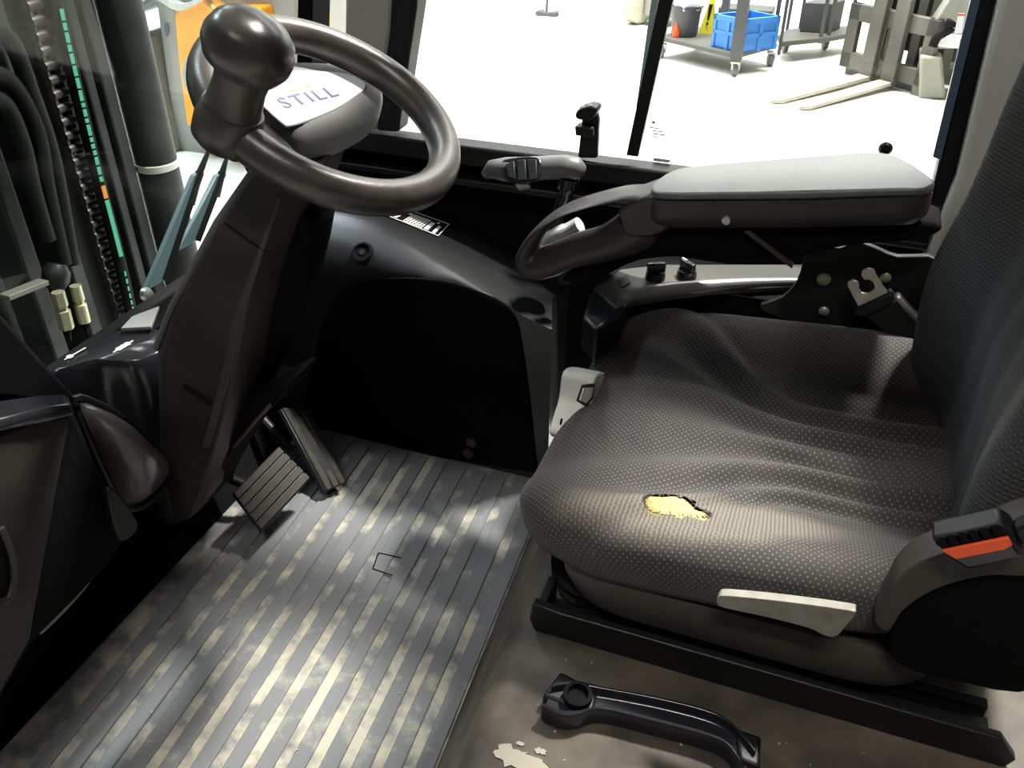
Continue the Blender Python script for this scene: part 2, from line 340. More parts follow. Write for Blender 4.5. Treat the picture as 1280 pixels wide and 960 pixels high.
# rear pillar, grey lining
MB().prism(PY(1.50, [(1268, -80), (1420, -80), (1420, 560), (1150, 560), (1155, 330), (1196, 226)]), (0, .08, 0)).build('wall_rear', WALLG, kind='structure', bevel=.01, label='grey lining of the rear cab pillar behind the seat')
MB().box((.80, 1.0, .52), (.05, 1.26, 1.04)).build('wall_back', WALLG, kind='structure', bevel=.01, label='grey rear bulkhead of the cab behind the backrest')
# overhead guard: beams and roof panel above the frame of the photo
rf = thing('ceiling', (-.3, 1.0, 1.5), 'overhead guard roof of the cab with cross bars', None, kind='structure')
MB().box((-.30, .47, 1.52), (1.5, .08, .07)).build('roof_beam', BLACK, rf)
MB().box((-.30, 1.55, 1.52), (1.5, .08, .07)).build('roof_beam', BLACK, rf)
for k in range(5):
    MB().box((-.98 + k * .34, 1.01, 1.52), (.11, 1.0, .06)).build('roof_bar', BLACK, rf)  # unseen bars, gaps chosen so light falls through in patches
# front bulkhead behind dash
MB().box((-1.13, 1.0, .145), (.05, 1.15, .40)).build('wall_front', BLACKMAT, kind='structure', label='black front bulkhead of the cab below the windscreen')
# windscreen
ws = thing('window_2', (-1.15, 1.0, .44), 'greenish windscreen between the cab and the lift mast', None, kind='structure')
MB().add([(-1.16, .40, .35), (-1.16, 1.56, .35), (-1.10, 1.52, 1.48), (-1.10, .42, 1.48)], [(0, 1, 2, 3)]).build('pane', GLASSF, ws, smooth=0)
MB().bar((-1.15, .45, .355), (-1.15, 1.56, .355), .03, .03).build('lower_seal', RUBBER, ws, bevel=.006)
#@@MAT
# ------------------------------------------------------------------ rubber mat with ribs
SPOTS = [(*pz(480, 615, 0)[:2], .15, .16, .34), (*pz(570, 650, 0)[:2], .10, .12, .16), (*pz(420, 900, 0)[:2], .30, .24, .12), (-.65, 1.15, .5, .33, -.16)]
MATBASE = mat_rubber_mat('mat_groove_dust', (0.115, 0.118, 0.12), (0.36, 0.335, 0.27), .47, SPOTS)
MATRIB = mat_rubber_mat('mat_rib_rubber', (0.125, 0.130, 0.135), (0.33, 0.315, 0.26), .30, SPOTS)
fm = thing('rubber_floor_mat', (-.7, .85, 0), 'worn grey ribbed rubber mat on the cab floor with beige dust', 'floor mat')
SK = -0.062
def mx_(x, y): return x + SK * (y - .65)
def mat_quad(x0, x1, y0, y1, z0, z1):
    p = [(mx_(x0, y0), y0, z0), (mx_(x1, y0), y0, z0), (mx_(x1, y1), y1, z0), (mx_(x0, y1), y1, z0)]
    return MB().prism(p, (0, 0, z1 - z0))
mat_quad(-.985, -.352, .33, 1.30, 0, .004).build('mat_sheet', MATBASE, fm)
PIT = .0445
rib = None
for k in range(13):
    x1 = -.358 - k * PIT
    if rib is None: rib = mat_quad(x1 - .0265, x1, .335, 1.285, .004, .0075).build('rib', MATRIB, fm, bevel=.0014, seg=1); x00 = x1
    else:
        c = copy_obj(rib); c.location = (x1 - x00, 0, 0)
pl = pz(483, 703, .008)
sq = MB()
for (a, b) in (((466, 711), (473, 691)), ((473, 691), (501, 697)), ((466, 711), (490, 719))):
    sq.bar(pz(*a, .0080), pz(*b, .0080), .0022, .001)
sq.build('cut_square', SEAM, fm)

MB().prism([(-.965, .42, .001), (-.965, 1.29, .001), (-1.10, 1.29, .24), (-1.10, .42, .24)], (-.02, 0, -.02)).build('trim_4', BLACKMAT, kind='structure', label='black sloping toe board below the dash')
#@@HOOD
# ------------------------------------------------------------------ hood (seat box) behind the footwell
hd = thing('seat_hood', (0, .8, 0), 'brown dirty steel hood carrying the driver seat', 'hood')
HZ = .28
prof = [(-.358, .0), (-.350, .012), (-.285, .205), (-.262, .262), (-.235, HZ), (.75, HZ), (.75, 0)]
rings = [[(x + (SK * (y - .65) if x < -.2 else 0), y, z) for x, z in prof] for y in (.30, .33, .5, .65, .8, .95, 1.1, 1.22, 1.32)]
MB().loft(rings).build('hood_shell', HOODM, hd, smooth=50)
# worn pale scrape
scr = random.Random(4); sc = MB()
for (ax_, ay_, ra, rb_) in ((640, 946, .020, .013), (662, 956, .022, .014), (628, 934, .006, .004), (676, 940, .007, .004), (650, 930, .005, .003)):
    c_ = pz(ax_, ay_, HZ + .0003) + A((0, 0, ax_ * 1e-6))
    sc.prism([c_ + A((math.cos(t_) * ra * scr.uniform(.65, 1.2), math.sin(t_) * rb_ * scr.uniform(.6, 1.25), 0)) for t_ in np.linspace(0, 2 * math.pi, 22, endpoint=False)], (0, 0, .0005))
sc.build('paint_scrape', mat('bare_scrape', (.24, .22, .17), .7), hd)
#@@SEAT
# ------------------------------------------------------------------ driver seat
SC = A((-.014, .992))
def pad(outline, hfun, frame, skirt, nt=300, nr=110, hole=None, rim=.035, uvs=1.0):
    """upholstered pad: radial patch over a plan outline, rounded rim, skirt below"""
    O, e1, e2, n = frame
    mb = MB(); uv = []
    rs = [1 - (1 - i / nr) ** 1.35 for i in range(1, nr + 1)]
    ctr2 = A((0., 0.))
    th = [2 * math.pi * k / nt for k in range(nt)]
    out = [A(outline(t)) for t in th]
    def P3(p, h): return O + e1 * p[0] + e2 * p[1] + n * h
    verts = [P3(ctr2, hfun(ctr2[0], ctr2[1], 9))]; uv = [(ctr2[0], ctr2[1])]
    arc = [0.0] * nt; prev = [verts[0]] * nt; plan = [ctr2]
    for r in rs:
        for k in range(nt):
            p = out[k] * r; d = np.linalg.norm(out[k]) * (1 - r)
            p3 = P3(p, hfun(p[0], p[1], d)); arc[k] += np.linalg.norm(p3 - prev[k]); prev[k] = p3
            verts.append(p3); q = out[k] / np.linalg.norm(out[k]) * arc[k]; uv.append((q[0], q[1])); plan.append(p)
    for (ins, dep) in skirt:
        for k in range(nt):
            p = out[k] * (1 - ins); p3 = P3(p, hfun(out[k][0], out[k][1], 0) - dep); arc[k] += np.linalg.norm(p3 - prev[k]); prev[k] = p3
            verts.append(p3); q = out[k] / np.linalg.norm(out[k]) * arc[k]; uv.append((q[0], q[1])); plan.append(out[k] * 1.0)
    faces = []
    for k in range(nt): faces.append((0, 1 + k, 1 + (k + 1) % nt))
    R = len(rs) + len(skirt)
    for i in range(R - 1):
        for k in range(nt):
            a, b = 1 + i * nt + k, 1 + i * nt + (k + 1) % nt
            if hole and hole(sum(plan[j] for j in (a, b, a + nt, b + nt)) / 4): continue
            faces.append((a, a + nt, b + nt, b))
    mb.v = [tuple(map(float, v)) for v in verts]; mb.f = faces
    me = bpy.data.meshes.new('pad'); me.from_pydata(mb.v, [], mb.f)
    ul = me.uv_layers.new(name='UVMap')
    for l in me.loops: ul.data[l.index].uv = uv[l.vertex_index]
    me.shade_smooth(); return me
def sup(hx, hy, e):
    def f(t):
        c, s = math.cos(t), math.sin(t)
        return (hx * math.copysign(abs(c) ** (2 / e), c), hy * math.copysign(abs(s) ** (2 / e), s))
    return f
seat = thing('driver_seat', (0.0, .965, .28), 'black fabric driver seat with a torn cushion on the hood', 'seat')
HX, HY = .284, .290
def pleat(u, v):
    # channels run front-back at the rear and fan out towards the two thigh rolls in front
    s = sstep(.25, -.75, u)
    spread = .42 + .75 * s ** 1.1
    q = v / spread
    if abs(q) > 1.05: return 0
    amp = .0092 * (1 - .35 * s) * sstep(-.95, -.45, u) * sstep(1.05, .8, abs(q)) * sstep(.97, .75, u)
    cen = sstep(.12, .35, abs(q)) * s + (1 - s)
    return amp * cen * math.cos(q * math.pi * 5.2)
def seat_h(x, y, d):
    u, v = x / HX, y / HY
    s = sstep(-1, 1, u)
    z = .470 - .030 * (1 - sstep(.3, .8, abs(v)))          # pan sits lower than the rolls
    z += sstep(.35, .95, abs(v)) * (.006 + .030 * s)
    z -= .030 * sstep(-.6, -1.05, u) * (1 - .75 * sstep(.35, .85, abs(v)))
    z += .010 * sstep(.5, 1, u)
    z += pleat(u, v)
    z -= .010 * math.exp(-((u + .0) ** 2 / .25 + (v + .62) ** 2 / .05))  # sag where the cover is worn
    rr = .045
    if d < rr: z -= rr * .95 * (1 - math.sqrt(max(0, 1 - (1 - d / rr) ** 2)))
    return z
def hole_xy(px, py): q = pz(px, py, .465); return A((q[0] - SC[0], q[1] - SC[1]))
hc = hole_xy(846, 636); ha = (hole_xy(889, 641) - hole_xy(803, 629)) / 2; hl = np.linalg.norm(ha); hdv = ha / hl; hn = A((-hdv[1], hdv[0])); hw = .0255
def in_hole(p):
    q = A(p) - hc; a, b = q @ hdv / hl, q @ hn / hw
    wob = .10 * math.sin(9 * a + 1) + .06 * math.sin(23 * a)
    b += .30 * a * a
    return a * a * abs(a) + (b + wob) ** 2 < 1
frame_c = (A((SC[0], SC[1], 0)), A((1, 0, 0.)), A((0, 1, 0.)), A((0, 0, 1.)))
wear_c = hole_xy(880, 668)
FAB = fabric('charcoal_dotted_fabric', (0.038, 0.036, 0.036), (0.17, 0.16, 0.145), .0063, .16, wear=((wear_c[0], wear_c[1]), (.17, .060), math.radians(8)))
FABB = fabric('charcoal_backrest_fabric', (0.026, 0.026, 0.028), (0.085, 0.085, 0.09), .0055, .17, lines=True)
o = link('cushion', pad(sup(HX, HY, 4.2), seat_h, frame_c, [(.004, .010), (.012, .024), (.03, .036), (.06, .046), (.12, .048)], hole=in_hole), FAB, seat)
# foam in the tear
fo = MB(); N = 40; ringsf = []
for rr_ in (0.05, .3, .6, .85, 1.12):
    ring_ = []
    for k in range(N):
        t = 2 * math.pi * k / N; q = hc + hdv * hl * 1.02 * rr_ * math.cos(t) + hn * hw * 1.15 * rr_ * math.sin(t)
        ring_.append((q[0] + SC[0], q[1] + SC[1], seat_h(q[0], q[1], 9) - .005 + .005 * (1 - rr_ ** 2) - (.010 if rr_ > 1 else 0) + .0015 * math.sin(5 * t) * rr_))
    ringsf.append(ring_)
fo.loft(ringsf).build('torn_foam', FOAM, o, label='yellow foam showing through the tear', smooth=80)
# frayed threads along the tear
fr = MB(); rnd = random.Random(2)
for k in range(90):
    t = 2 * math.pi * k / 90; c, s_ = math.cos(t), math.sin(t)
    q = hc + hdv * hl * (abs(c) ** .8 * math.copysign(1, c)) * 1.0 + hn * hw * (s_ - .3 * c * c) * 1.0
    q2 = q + (hc - q) * rnd.uniform(.03, .10) + A((rnd.uniform(-.003, .003), rnd.uniform(-.003, .003)))
    z1 = seat_h(q[0], q[1], 9) + .0005
    fr.tube([(q[0] + SC[0], q[1] + SC[1], z1), (q2[0] + SC[0], q2[1] + SC[1], z1 + rnd.uniform(-.003, .002))], .0007, 4)
fr.build('frayed_threads', mat('frayed_thread', (.09, .08, .065), .9), o)
# backrest
TB = math.radians(4)
frame_b = (A((.268, .987, .74)), A((0, -1, 0.)), A((math.sin(TB), 0, math.cos(TB))), A((-math.cos(TB), 0, math.sin(TB))))
def back_out(t):
    x, y = sup(.264, .36, 3.8)(t)
    return (x * (1 - .10 * sstep(.1, .36, y)), y)
def back_h(x, y, d):
    v = abs(x) / .262
    z = .02 + .066 * sstep(.30, .92, v) * (1 - .25 * sstep(.2, .38, y)) * (1 if x < 0 else .5) + .012 * math.exp(-((y + .12) / .09) ** 2) + .0025 * math.cos(x * 75) * sstep(.6, .4, v)
    rr = .05
    if d < rr: z -= rr * .95 * (1 - math.sqrt(max(0, 1 - (1 - d / rr) ** 2)))
    return z
link('backrest', pad(back_out, back_h, frame_b, [(.006, .014), (.02, .03), (.05, .05), (.1, .06), (.3, .066)], nt=220, nr=80), FABB, seat)
MB().loft([[tuple(frame_b[0] + frame_b[1] * (sup(.23 * k, .28 * k, 3.5)(2 * math.pi * j / 40)[0]) + frame_b[2] * (sup(.23 * k, .28 * k, 3.5)(2 * math.pi * j / 40)[1]) + frame_b[3] * h) for j in range(40)] for k, h in ((1, -.03), (1.02, -.06), (.94, -.09), (.3, -.095))]).build('back_shell', BLACK, seat)
# seat pan below the cushion
def rrect(hx, hy, z, cx=SC[0], cy=SC[1], e=6, n=64): return [(cx + sup(hx, hy, e)(2 * math.pi * k / n)[0], cy + sup(hx, hy, e)(2 * math.pi * k / n)[1], z) for k in range(n)]
MB().loft([rrect(h_, w_, z_, SC[0] + .024) for h_, w_, z_ in ((.20, .25, .402), (.232, .275, .398), (.238, .281, .385), (.236, .279, .36), (.228, .270, .335), (.19, .22, .328))]).build('seat_pan', BROWNP, seat)
MB().loft([rrect(.225, .235, .345), rrect(.235, .245, .335), rrect(.225, .235, .326), rrect(.236, .247, .316), rrect(.225, .235, .306), rrect(.235, .245, .296), rrect(.225, .235, HZ + .001)]).build('bellows', RUBBER, seat)
# left hip cover: curved trim band and a black panel standing for the dark recess below
hip = PY(.688, [(1092, 775), (1108, 752), (1122, 726), (1145, 706), (1180, 692), (1230, 676), (1300, 655), (1300, 716), (1235, 720), (1190, 730), (1155, 745), (1128, 765), (1110, 790)])
MB().prism(sm(hip, 4, True), (0, .04, 0)).build('hip_trim', BROWNP, seat, bevel=.006)
MB().prism(sm(PY(.697, [(1112, 800), (1130, 762), (1175, 730), (1235, 712), (1300, 705), (1300, 860), (1180, 850), (1120, 830)]), 4, True), (0, .04, 0)).build('hip_recess_panel', BLACKMAT, seat, bevel=.005)
# height lever
MB().prism(sm(PY(.672, [(896, 754), (898, 747), (910, 745), (980, 752), (1060, 763), (1069, 768), (1058, 782), (1046, 795), (1032, 795), (1010, 785), (960, 772), (905, 760)]), 3, True), (0, .011, 0)).build('tilt_lever', SILVER, seat, bevel=.003, label='pale worn metal lever on the left side of the seat')
MB().lathe([(.008, 0), (.008, .05)], pY(1040, 775, .69), (0, 1, 0), 12).build('lever_pivot', DARKMET, seat)
# slide rails
def slide_rail(y):
    b = MB().prism([(-.232, y, HZ), (.315, y, HZ), (.322, y, HZ + .018), (.300, y, HZ + .045), (-.20, y, HZ + .045), (-.236, y, HZ + .05), (-.24, y, HZ + .02)], (0, .012, 0))
    b.box((.035, y + .03, HZ + .006), (.53, .05, .01)); b.box((-.226, y + .03, HZ + .024), (.012, .05, .046))
    b.box((.05, y + .045, HZ + .035), (.48, .014, .02))
    return b.build('slide_rail', BLACK, seat, bevel=.002)
slide_rail(.710); slide_rail(1.14)
# white adjuster grip under the front edge
wg = MB().prism(sm(PX(-.304, [(704, 463), (722, 459), (744, 466), (752, 474), (750, 510), (720, 545), (688, 545), (690, 525), (698, 498)]), 4, True), (.05, 0, 0)).build('weight_grip', LGREYP, seat, bevel=.008, seg=3, label='pale grey adjuster grip under the front of the cushion')
MB().prism(PX(-.2532, [(727, 481), (743, 479), (741, 497), (733, 509), (720, 501)]), (.001, 0, 0)).build('grip_recess', DARKMET, wg)
MB().prism(PX(-.2520, [(729, 485), (741, 484), (739, 496), (732, 504), (724, 500)]), (.001, 0, 0)).build('grip_window', LGREYP, wg)
MB().lathe([(.0045, 0), (.0045, .001), (.0030, .001), (.003, 0)], pX(701, 527, -.2532), (1, 0, 0), 14).build('grip_mark', SEAM, wg)
# side bracket that carries the armrest
br = MB().prism(sm(PY(1.297, [(950, 388), (978, 372), (996, 352), (1007, 320), (1024, 307), (1050, 311), (1068, 302), (1092, 309), (1122, 321), (1176, 327), (1176, 400), (1150, 450), (1050, 420)]), 3, True), (0, .012, 0)).build('side_bracket', DARKMET, seat, bevel=.002)
for (a, b, r_) in ((1030, 348, .0105), (1107, 346, .008), (1030, 388, .008)):
    MB().lathe([(.0001, .007), (r_ * .6, .0065), (r_, .004), (r_, 0)], pY(a, b, 1.297), (0, -1, 0), 16).build('bolt', BRASS, br)

# ------------------------------------------------------------------ belt tongue and buckle
bt = thing('belt_tongue', pY(1100, 400, 1.27), 'steel belt tongue in a black holder beside the armrest', 'seat belt')
def frame2(o_, ex, ey):
    ex = A(ex, float); ex /= np.linalg.norm(ex); ey = A(ey, float); ey -= ex * (ex @ ey); ey /= np.linalg.norm(ey)
    return lambda a, b: o_ + ex * a + ey * b
oT = pY(1092, 372, 1.262); fT = frame2(oT, pY(1120, 360, 1.262) - oT, pY(1075, 335, 1.272) - oT)
s_ = .00105
tong = [(-24, -4), (-24, 30), (-21, 36), (-14, 36), (-9, 31), (-9, 25), (-12, 20), (-11, 13), (-5, 9), (2, 9), (8, 13), (9, 20), (6, 26), (0, 29), (-1, 36), (3, 42), (13, 42), (18, 36), (17, 30), (20, -4)]
MB().prism([fT(a * s_, b * s_) for a, b in tong], (0, .004, 0)).build('tongue_plate', STEEL, bt, bevel=.0006)
MB().prism([fT(a * s_, b * s_) - A((0, .006, 0)) for a, b in [(-32, -14), (-32, -3), (24, -1), (26, -10), (20, -16), (-20, -20)]], (0, .02, 0)).build('tongue_cover', BLACK, bt, bevel=.003)
MB().prism([fT(a * s_, b * s_) for a, b in [(-26, -18), (30, -12), (38, -50), (44, -70), (-6, -76), (-14, -50)]], (0, .035, 0)).build('belt_holder', BLACK, bt, bevel=.006)
MB().prism([fT(a * s_, b * s_) - A((0, .002, 0)) for a, b in [(-12, -72), (46, -62), (46, -70), (-8, -82)]], (0, .045, 0)).build('holder_lip', DARKMET, bt, bevel=.002)

bk = thing('belt_buckle', pY(1225, 690, .735), 'black belt buckle with red release button left of the seat', 'seat belt')
oB = pY(1220, 682, .665); exB = pY(1253, 672, .665) - pY(1175, 688, .665); eyB = pY(1180, 665, .665) - pY(1190, 710, .665)
exB = exB / np.linalg.norm(exB); eyB = A(eyB) - exB * (exB @ eyB); eyB /= np.linalg.norm(eyB); ezB = np.cross(exB, eyB)
# button end faces up towards the driver: tilt the front face
RB = np.stack([exB, eyB, ezB], 1)
def bp_(a, b, c): return oB + RB @ A((a, b, c)) * .00069
MB().prism([bp_(-42, -6, 0), bp_(42, -6, 0), bp_(46, -34, 0), bp_(-24, -38, 0)], RB @ A((0, 0, -.03))).build('buckle_body', GLOSSB, bk, bevel=.004)
MB().prism([bp_(-48, 22, -4), bp_(38, 22, -4), bp_(46, 6, -4), bp_(46, -12, -4), bp_(-40, -14, -4)], RB @ A((0, 0, -.026))).build('buckle_shell', BLACK, bk, bevel=.004)
MB().prism([bp_(-40, 5, -2), bp_(40, 5, -2), bp_(40, -9, -2), bp_(30, -13, -2), bp_(-30, -13, -2)], RB @ A((0, 0, .004))).build('release_button', RED, bk, bevel=.001, label='red release button')
for k in range(6):
    MB().lathe([(.0062, 0), (.0062, .002), (.0001, .002)], bp_(-35 + k * 13, 15, -4.5), ezB, 12).build('grip_dimple', SEAM, bk)
MB().prism([bp_(46, 4, -8), bp_(70, 10, -10), bp_(90, 14, -10), bp_(90, -14, -10), bp_(66, -20, -10), bp_(46, -24, -8)], RB @ A((0, 0, -.016))).build('buckle_stalk', BLACK, bk, bevel=.003)

# ------------------------------------------------------------------ hood handle
hh = thing('hood_handle', pz(800, 900, HZ), 'black moulded pull handle on the hood below the seat rail', 'handle')
top = sm(PZ(HZ + .03, [(690, 856), (712, 850), (735, 853), (765, 860), (830, 872), (890, 888), (918, 905), (946, 938)]), 6)
bot = sm(PZ(HZ + .03, [(676, 882), (700, 893), (722, 893), (752, 886), (820, 902), (880, 918), (910, 932), (930, 962)]), 6)
secs = []
for a, b in zip(top, bot):
    d = b - a
    secs.append([a + A((0, 0, -.028)), a, a + d * .12 + A((0, 0, .002)), a + d * .22 + A((0, 0, -.010)), a + d * .75 + A((0, 0, -.012)), a + d * .86 + A((0, 0, 0)), b + A((0, 0, -.002)), b + A((0, 0, -.028))])
MB().loft(secs).build('handle_channel', GLOSSB, hh, bevel=.002)
MB().prism(PZ(HZ, [(676, 884), (740, 906), (748, 878), (700, 852)]), (0, 0, .022)).build('handle_foot', BLACK, hh, bevel=.005)
MB().lathe([(.017, 0), (.017, .008), (.0125, .009), (.011, .002), (.0001, .002)], pz(722, 872, HZ + .024), (0, 0, 1), 20).build('bolt_socket', BLACKMAT, hh)
MB().prism(PZ(HZ, [(915, 925), (948, 936), (946, 975), (920, 965)]), (0, 0, .024)).build('handle_foot', BLACK, hh, bevel=.004)
#@@WHEEL
# ------------------------------------------------------------------ steering wheel
WC = A((-.594, .953, .837)); WT = math.radians(29.9); RW = .155
wn_ = A((math.sin(WT), -.028, math.cos(WT))); wn_ /= np.linalg.norm(wn_)
we1 = np.cross(A((0, 1, 0.)), wn_); we1 /= np.linalg.norm(we1); we2 = np.cross(wn_, we1)
sw = thing('steering_wheel', WC - wn_ * .06, 'worn black steering wheel with spinner knob and white hub badge', 'steering wheel')
def wp(a, b, h=0): return WC + we1 * a + we2 * b + wn_ * h
MB().tube([wp(RW * math.cos(t), RW * math.sin(t)) for t in np.linspace(0, 2 * math.pi, 96, endpoint=False)], .0205, 18, True, up=wn_, asp=1.15).build('rim', WHEELM, sw)
def wpl(px, py, h): return onp(px, py, WC + wn_ * h, wn_)
# hub
HB = -.025
plate = sm([wpl(a, b, HB) for a, b in [(316, 100), (345, 93), (390, 92), (430, 95), (452, 105), (455, 113), (446, 122), (420, 139), (385, 154), (360, 161), (352, 158), (332, 140), (314, 120)]], 4, True)
cpl = sum(plate) / len(plate)
def grow(P, k, dh): return [cpl + (p - cpl) * k + wn_ * dh for p in P]
hubo = sm([wpl(a, b, HB - .012) for a, b in [(296, 100), (340, 84), (395, 82), (445, 90), (474, 108), (480, 130), (470, 150), (430, 172), (392, 184), (374, 184), (340, 158), (306, 132)]], 4, True)
co = sum(hubo) / len(hubo)
hub = MB().loft([[cpl + (p - cpl) * 1.0 for p in grow(resample(hubo, 52), .55, .010)], [co + (p - co) * .90 + wn_ * .010 for p in resample(hubo, 52)], [co + (p - co) * .97 + wn_ * .002 for p in resample(hubo, 52)], [co + (p - co) * 1.0 - wn_ * .016 for p in resample(hubo, 52)], [co + (p - co) * .96 - wn_ * .03 for p in resample(hubo, 52)], [co + (p - co) * .6 - wn_ * .034 for p in resample(hubo, 52)]])
hubo_ = hub.build('hub', GREYP, sw, smooth=60)
bd = MB().prism([p + wn_ * .001 for p in plate], wn_ * .004).build('badge', WHITEP, hubo_, bevel=.0015, label='white hub badge')
MB().prism(grow(plate, 1.035, .000), wn_ * .001).build('badge_gap', SEAM, hubo_)
tx = wpl(425, 112, HB + .0052) - wpl(347, 130, HB + .0052); ty = wpl(385, 100, HB) - wpl(389, 121, HB)
me = text_mesh('STILL', .027, wpl(386, 122, HB + .0055), tx, ty, .0003, 1.35, .0003)
link('lettering', me, NAVY, bd)
for (a, b) in ((367, 112), (386, 107)):
    MB().prism([wpl(a + i, b + j, HB + .0055) for i, j in ((-5, 1), (2, -3), (5, -1), (-1, 3))], wn_ * .0004).build('badge_mark', mat('orange_mark', (.9, .6, .15), .5), bd)
MB().bar(wp(-.02, -.06, -.045), wp(-.05, -.162, -.012), .06, .022, up=wn_).build('spoke', BLACK, sw, bevel=.006)
MB().lathe([(.001, -.055), (.045, -.055), (.05, -.075), (.05, -.10), (.05, -.15), (.001, -.15)], co - wn_ * -.020 - we1 * .02, wn_, 28).build('wheel_boss', BLACKMAT, sw)
# spinner knob
K0 = wpl(284, 158, 0)
kn = MB().lathe([(.001, -.022), (.030, -.022), (.037, -.014), (.038, .004), (.036, .022), (.034, .027), (.001, .027)], K0, wn_, 28).build('knob_socket', WHEELM, sw)
st = MB().lathe([(.032, .027), (.031, .031), (.029, .055), (.031, .080), (.02, .084)], K0, wn_, 28).build('knob_stem', WHEELM, sw)
cap_ax = wn_ + we1 * .10
kx = (wpl(345, 85, .1) - wpl(262, 50, .1))
capm = MB().lathe([(.001, .070), (.028, .072), (.039, .082), (.0445, .096), (.0445, .107), (.040, .121), (.032, .130), (.018, .136), (.001, .138)], K0 - we1 * .013, cap_ax, 32, e1=kx - cap_ax * (kx @ cap_ax) / (cap_ax @ cap_ax), sx=1.10)
cp = capm.build('knob_cap', mat('polished_knob', (0.035, 0.032, 0.030), 0.28, noise=(14, .4, .75), col2=(0.085, 0.076, 0.066), bump=(120, .08)), sw)

# ------------------------------------------------------------------ steering column
sc_ = thing('steering_column', (-.98, .92, 0.0), 'tall dusty black steering column cowl rising from the footwell', 'steering column')
# cowl: left face, rear face, lofted between pixel-traced levels at real depth
YL, YR = .850, 1.035
left = PY(YL, [(318, 205), (262, 285), (205, 392), (186, 442), (190, 560), (215, 655)])
ridge = [pY(352, 232, YL), pY(330, 300, YL), pY(305, 400, YL), pY(290, 480, YL), pY(262, 580, YL), pY(236, 648, YL)]
lv = 6; rings = []
for i in range(lv):
    a, b = left[i], ridge[i]; bw = b + A((.012, .05, .002)) * (1 - i / 9); rr_ = A((bw[0] - .02, YR, bw[2])); ar = A((a[0], YR, a[2]))
    rings.append([a + A((0, .02, 0)), a + (b - a) * .15, b + (a - b) * .12, b, b + (bw - b) * .5, bw, rr_, ar])
cw = MB().loft(rings[::-1]).build('cowl', COWL, sc_, bevel=.006)
MB().prism(PY(YL - .0015, [(347, 246), (350, 250), (301, 402), (288, 470), (262, 560), (252, 560), (276, 470), (290, 402)]), (0, .003, 0)).build('cowl_facet', BROWNP, sc_, bevel=.001)
MB().bar(pY(281, 279, YL - .001), pY(318, 306, YL - .001), .001, .002, up=(0, 1, 0)).build('cowl_seam', SEAM, cw)
MB().bar(pY(318, 306, YL - .001), pY(331, 313, YL - .001), .001, .002, up=(0, 1, 0)).build('cowl_seam', SEAM, cw)
MB().bar(pY(230, 482, YL - .002), pY(265, 505, YL - .002), .005, .004, up=(0, 1, 0)).build('cowl_slot', SEAM, cw)
edge = [p + A((0, .017, 0)) for p in left[:4]]
MB().tube(edge, .006, 8).build('cowl_edge', mat('edge_grey', (.10, .10, .09), .4), sc_)
MB().lathe([(.03, -.26), (.042, -.20), (.050, -.05), (.050, .05), (.046, .10), (.040, .14), (.02, .15)], pY(352, 345, .965), wn_ * .8 + A((.05, 0, .2)), 24).build('column_tube', BLACKMAT, sc_)
MB().prism(sm(PY(.98, [(345, 344), (350, 338), (357, 338), (357, 350), (350, 360), (342, 358)]), 3, True), (0, .02, 0)).build('ignition_barrel', BROWNP, sc_, bevel=.004)
# lower foot of the column reaching towards the pedals
MB().prism(sm(PY(.90, [(286, 500), (320, 500), (352, 486), (345, 505), (318, 530), (290, 562), (262, 610), (248, 640), (240, 630)]), 3, True), (0, .10, 0)).build('lower_shroud', BLACKMAT, sc_, bevel=.006)
MB().tube(PY(.898, [(292, 558), (316, 530), (338, 506)]), .003, 8).build('shroud_rib', BROWNP, sc_)

# ------------------------------------------------------------------ pedals
def pedal(name, label, corners, grooves, lift, arm_to, cat='pedal'):
    root = thing(name, (corners[0][0], corners[0][1], 0), label, cat, 'foot pedals')
    c = [A(p) for p in corners]; n = np.cross(c[1] - c[0], c[3] - c[0]); n /= np.linalg.norm(n)
    if n[2] < 0: n = -n
    MB().prism([p - n * .012 for p in c], n * .010).build('pedal_plate', DARKMET, root, bevel=.002)
    for k in range(grooves):
        t0, t1 = (k + .08) / grooves, (k + .92) / grooves
        q = [c[0] + (c[1] - c[0]) * t0, c[0] + (c[1] - c[0]) * t1, c[3] + (c[2] - c[3]) * t1, c[3] + (c[2] - c[3]) * t0] if lift == 0 else [c[0] + (c[3] - c[0]) * t0, c[0] + (c[3] - c[0]) * t1, c[1] + (c[2] - c[1]) * t1, c[1] + (c[2] - c[1]) * t0]
        MB().prism([p - n * .003 for p in q], n * .006).build('tread_rib', PEDR, root, bevel=.0015, seg=1)
    m = sum(c) / 4
    MB().tube([m - n * .01, m - n * .03 + A((-.03, 0, .0)), A(arm_to)], .010, 10).build('pedal_arm', DARKMET, root)
    return root
PEDR = mat('worn_pedal_rubber', (.020, .019, .015), .6, spec=.2, noise=(30, .35, .7), col2=(.035, .032, .025))
pedal('brake_pedal', 'wide ribbed brake pedal beside the steering column', [pz(291, 616, .11), pz(348, 558, .13), pz(388, 598, .08), pz(327, 664, .06)], 5, 1, (-1.05, 1.0, .12))
pedal('accelerator_pedal', 'long narrow accelerator pedal nearest the side console', [pX(352, 510, -.93), pX(385, 512, -.92), pz(432, 603, .03), pz(407, 614, .03)], 3, 0, (-1.02, 1.18, .14))

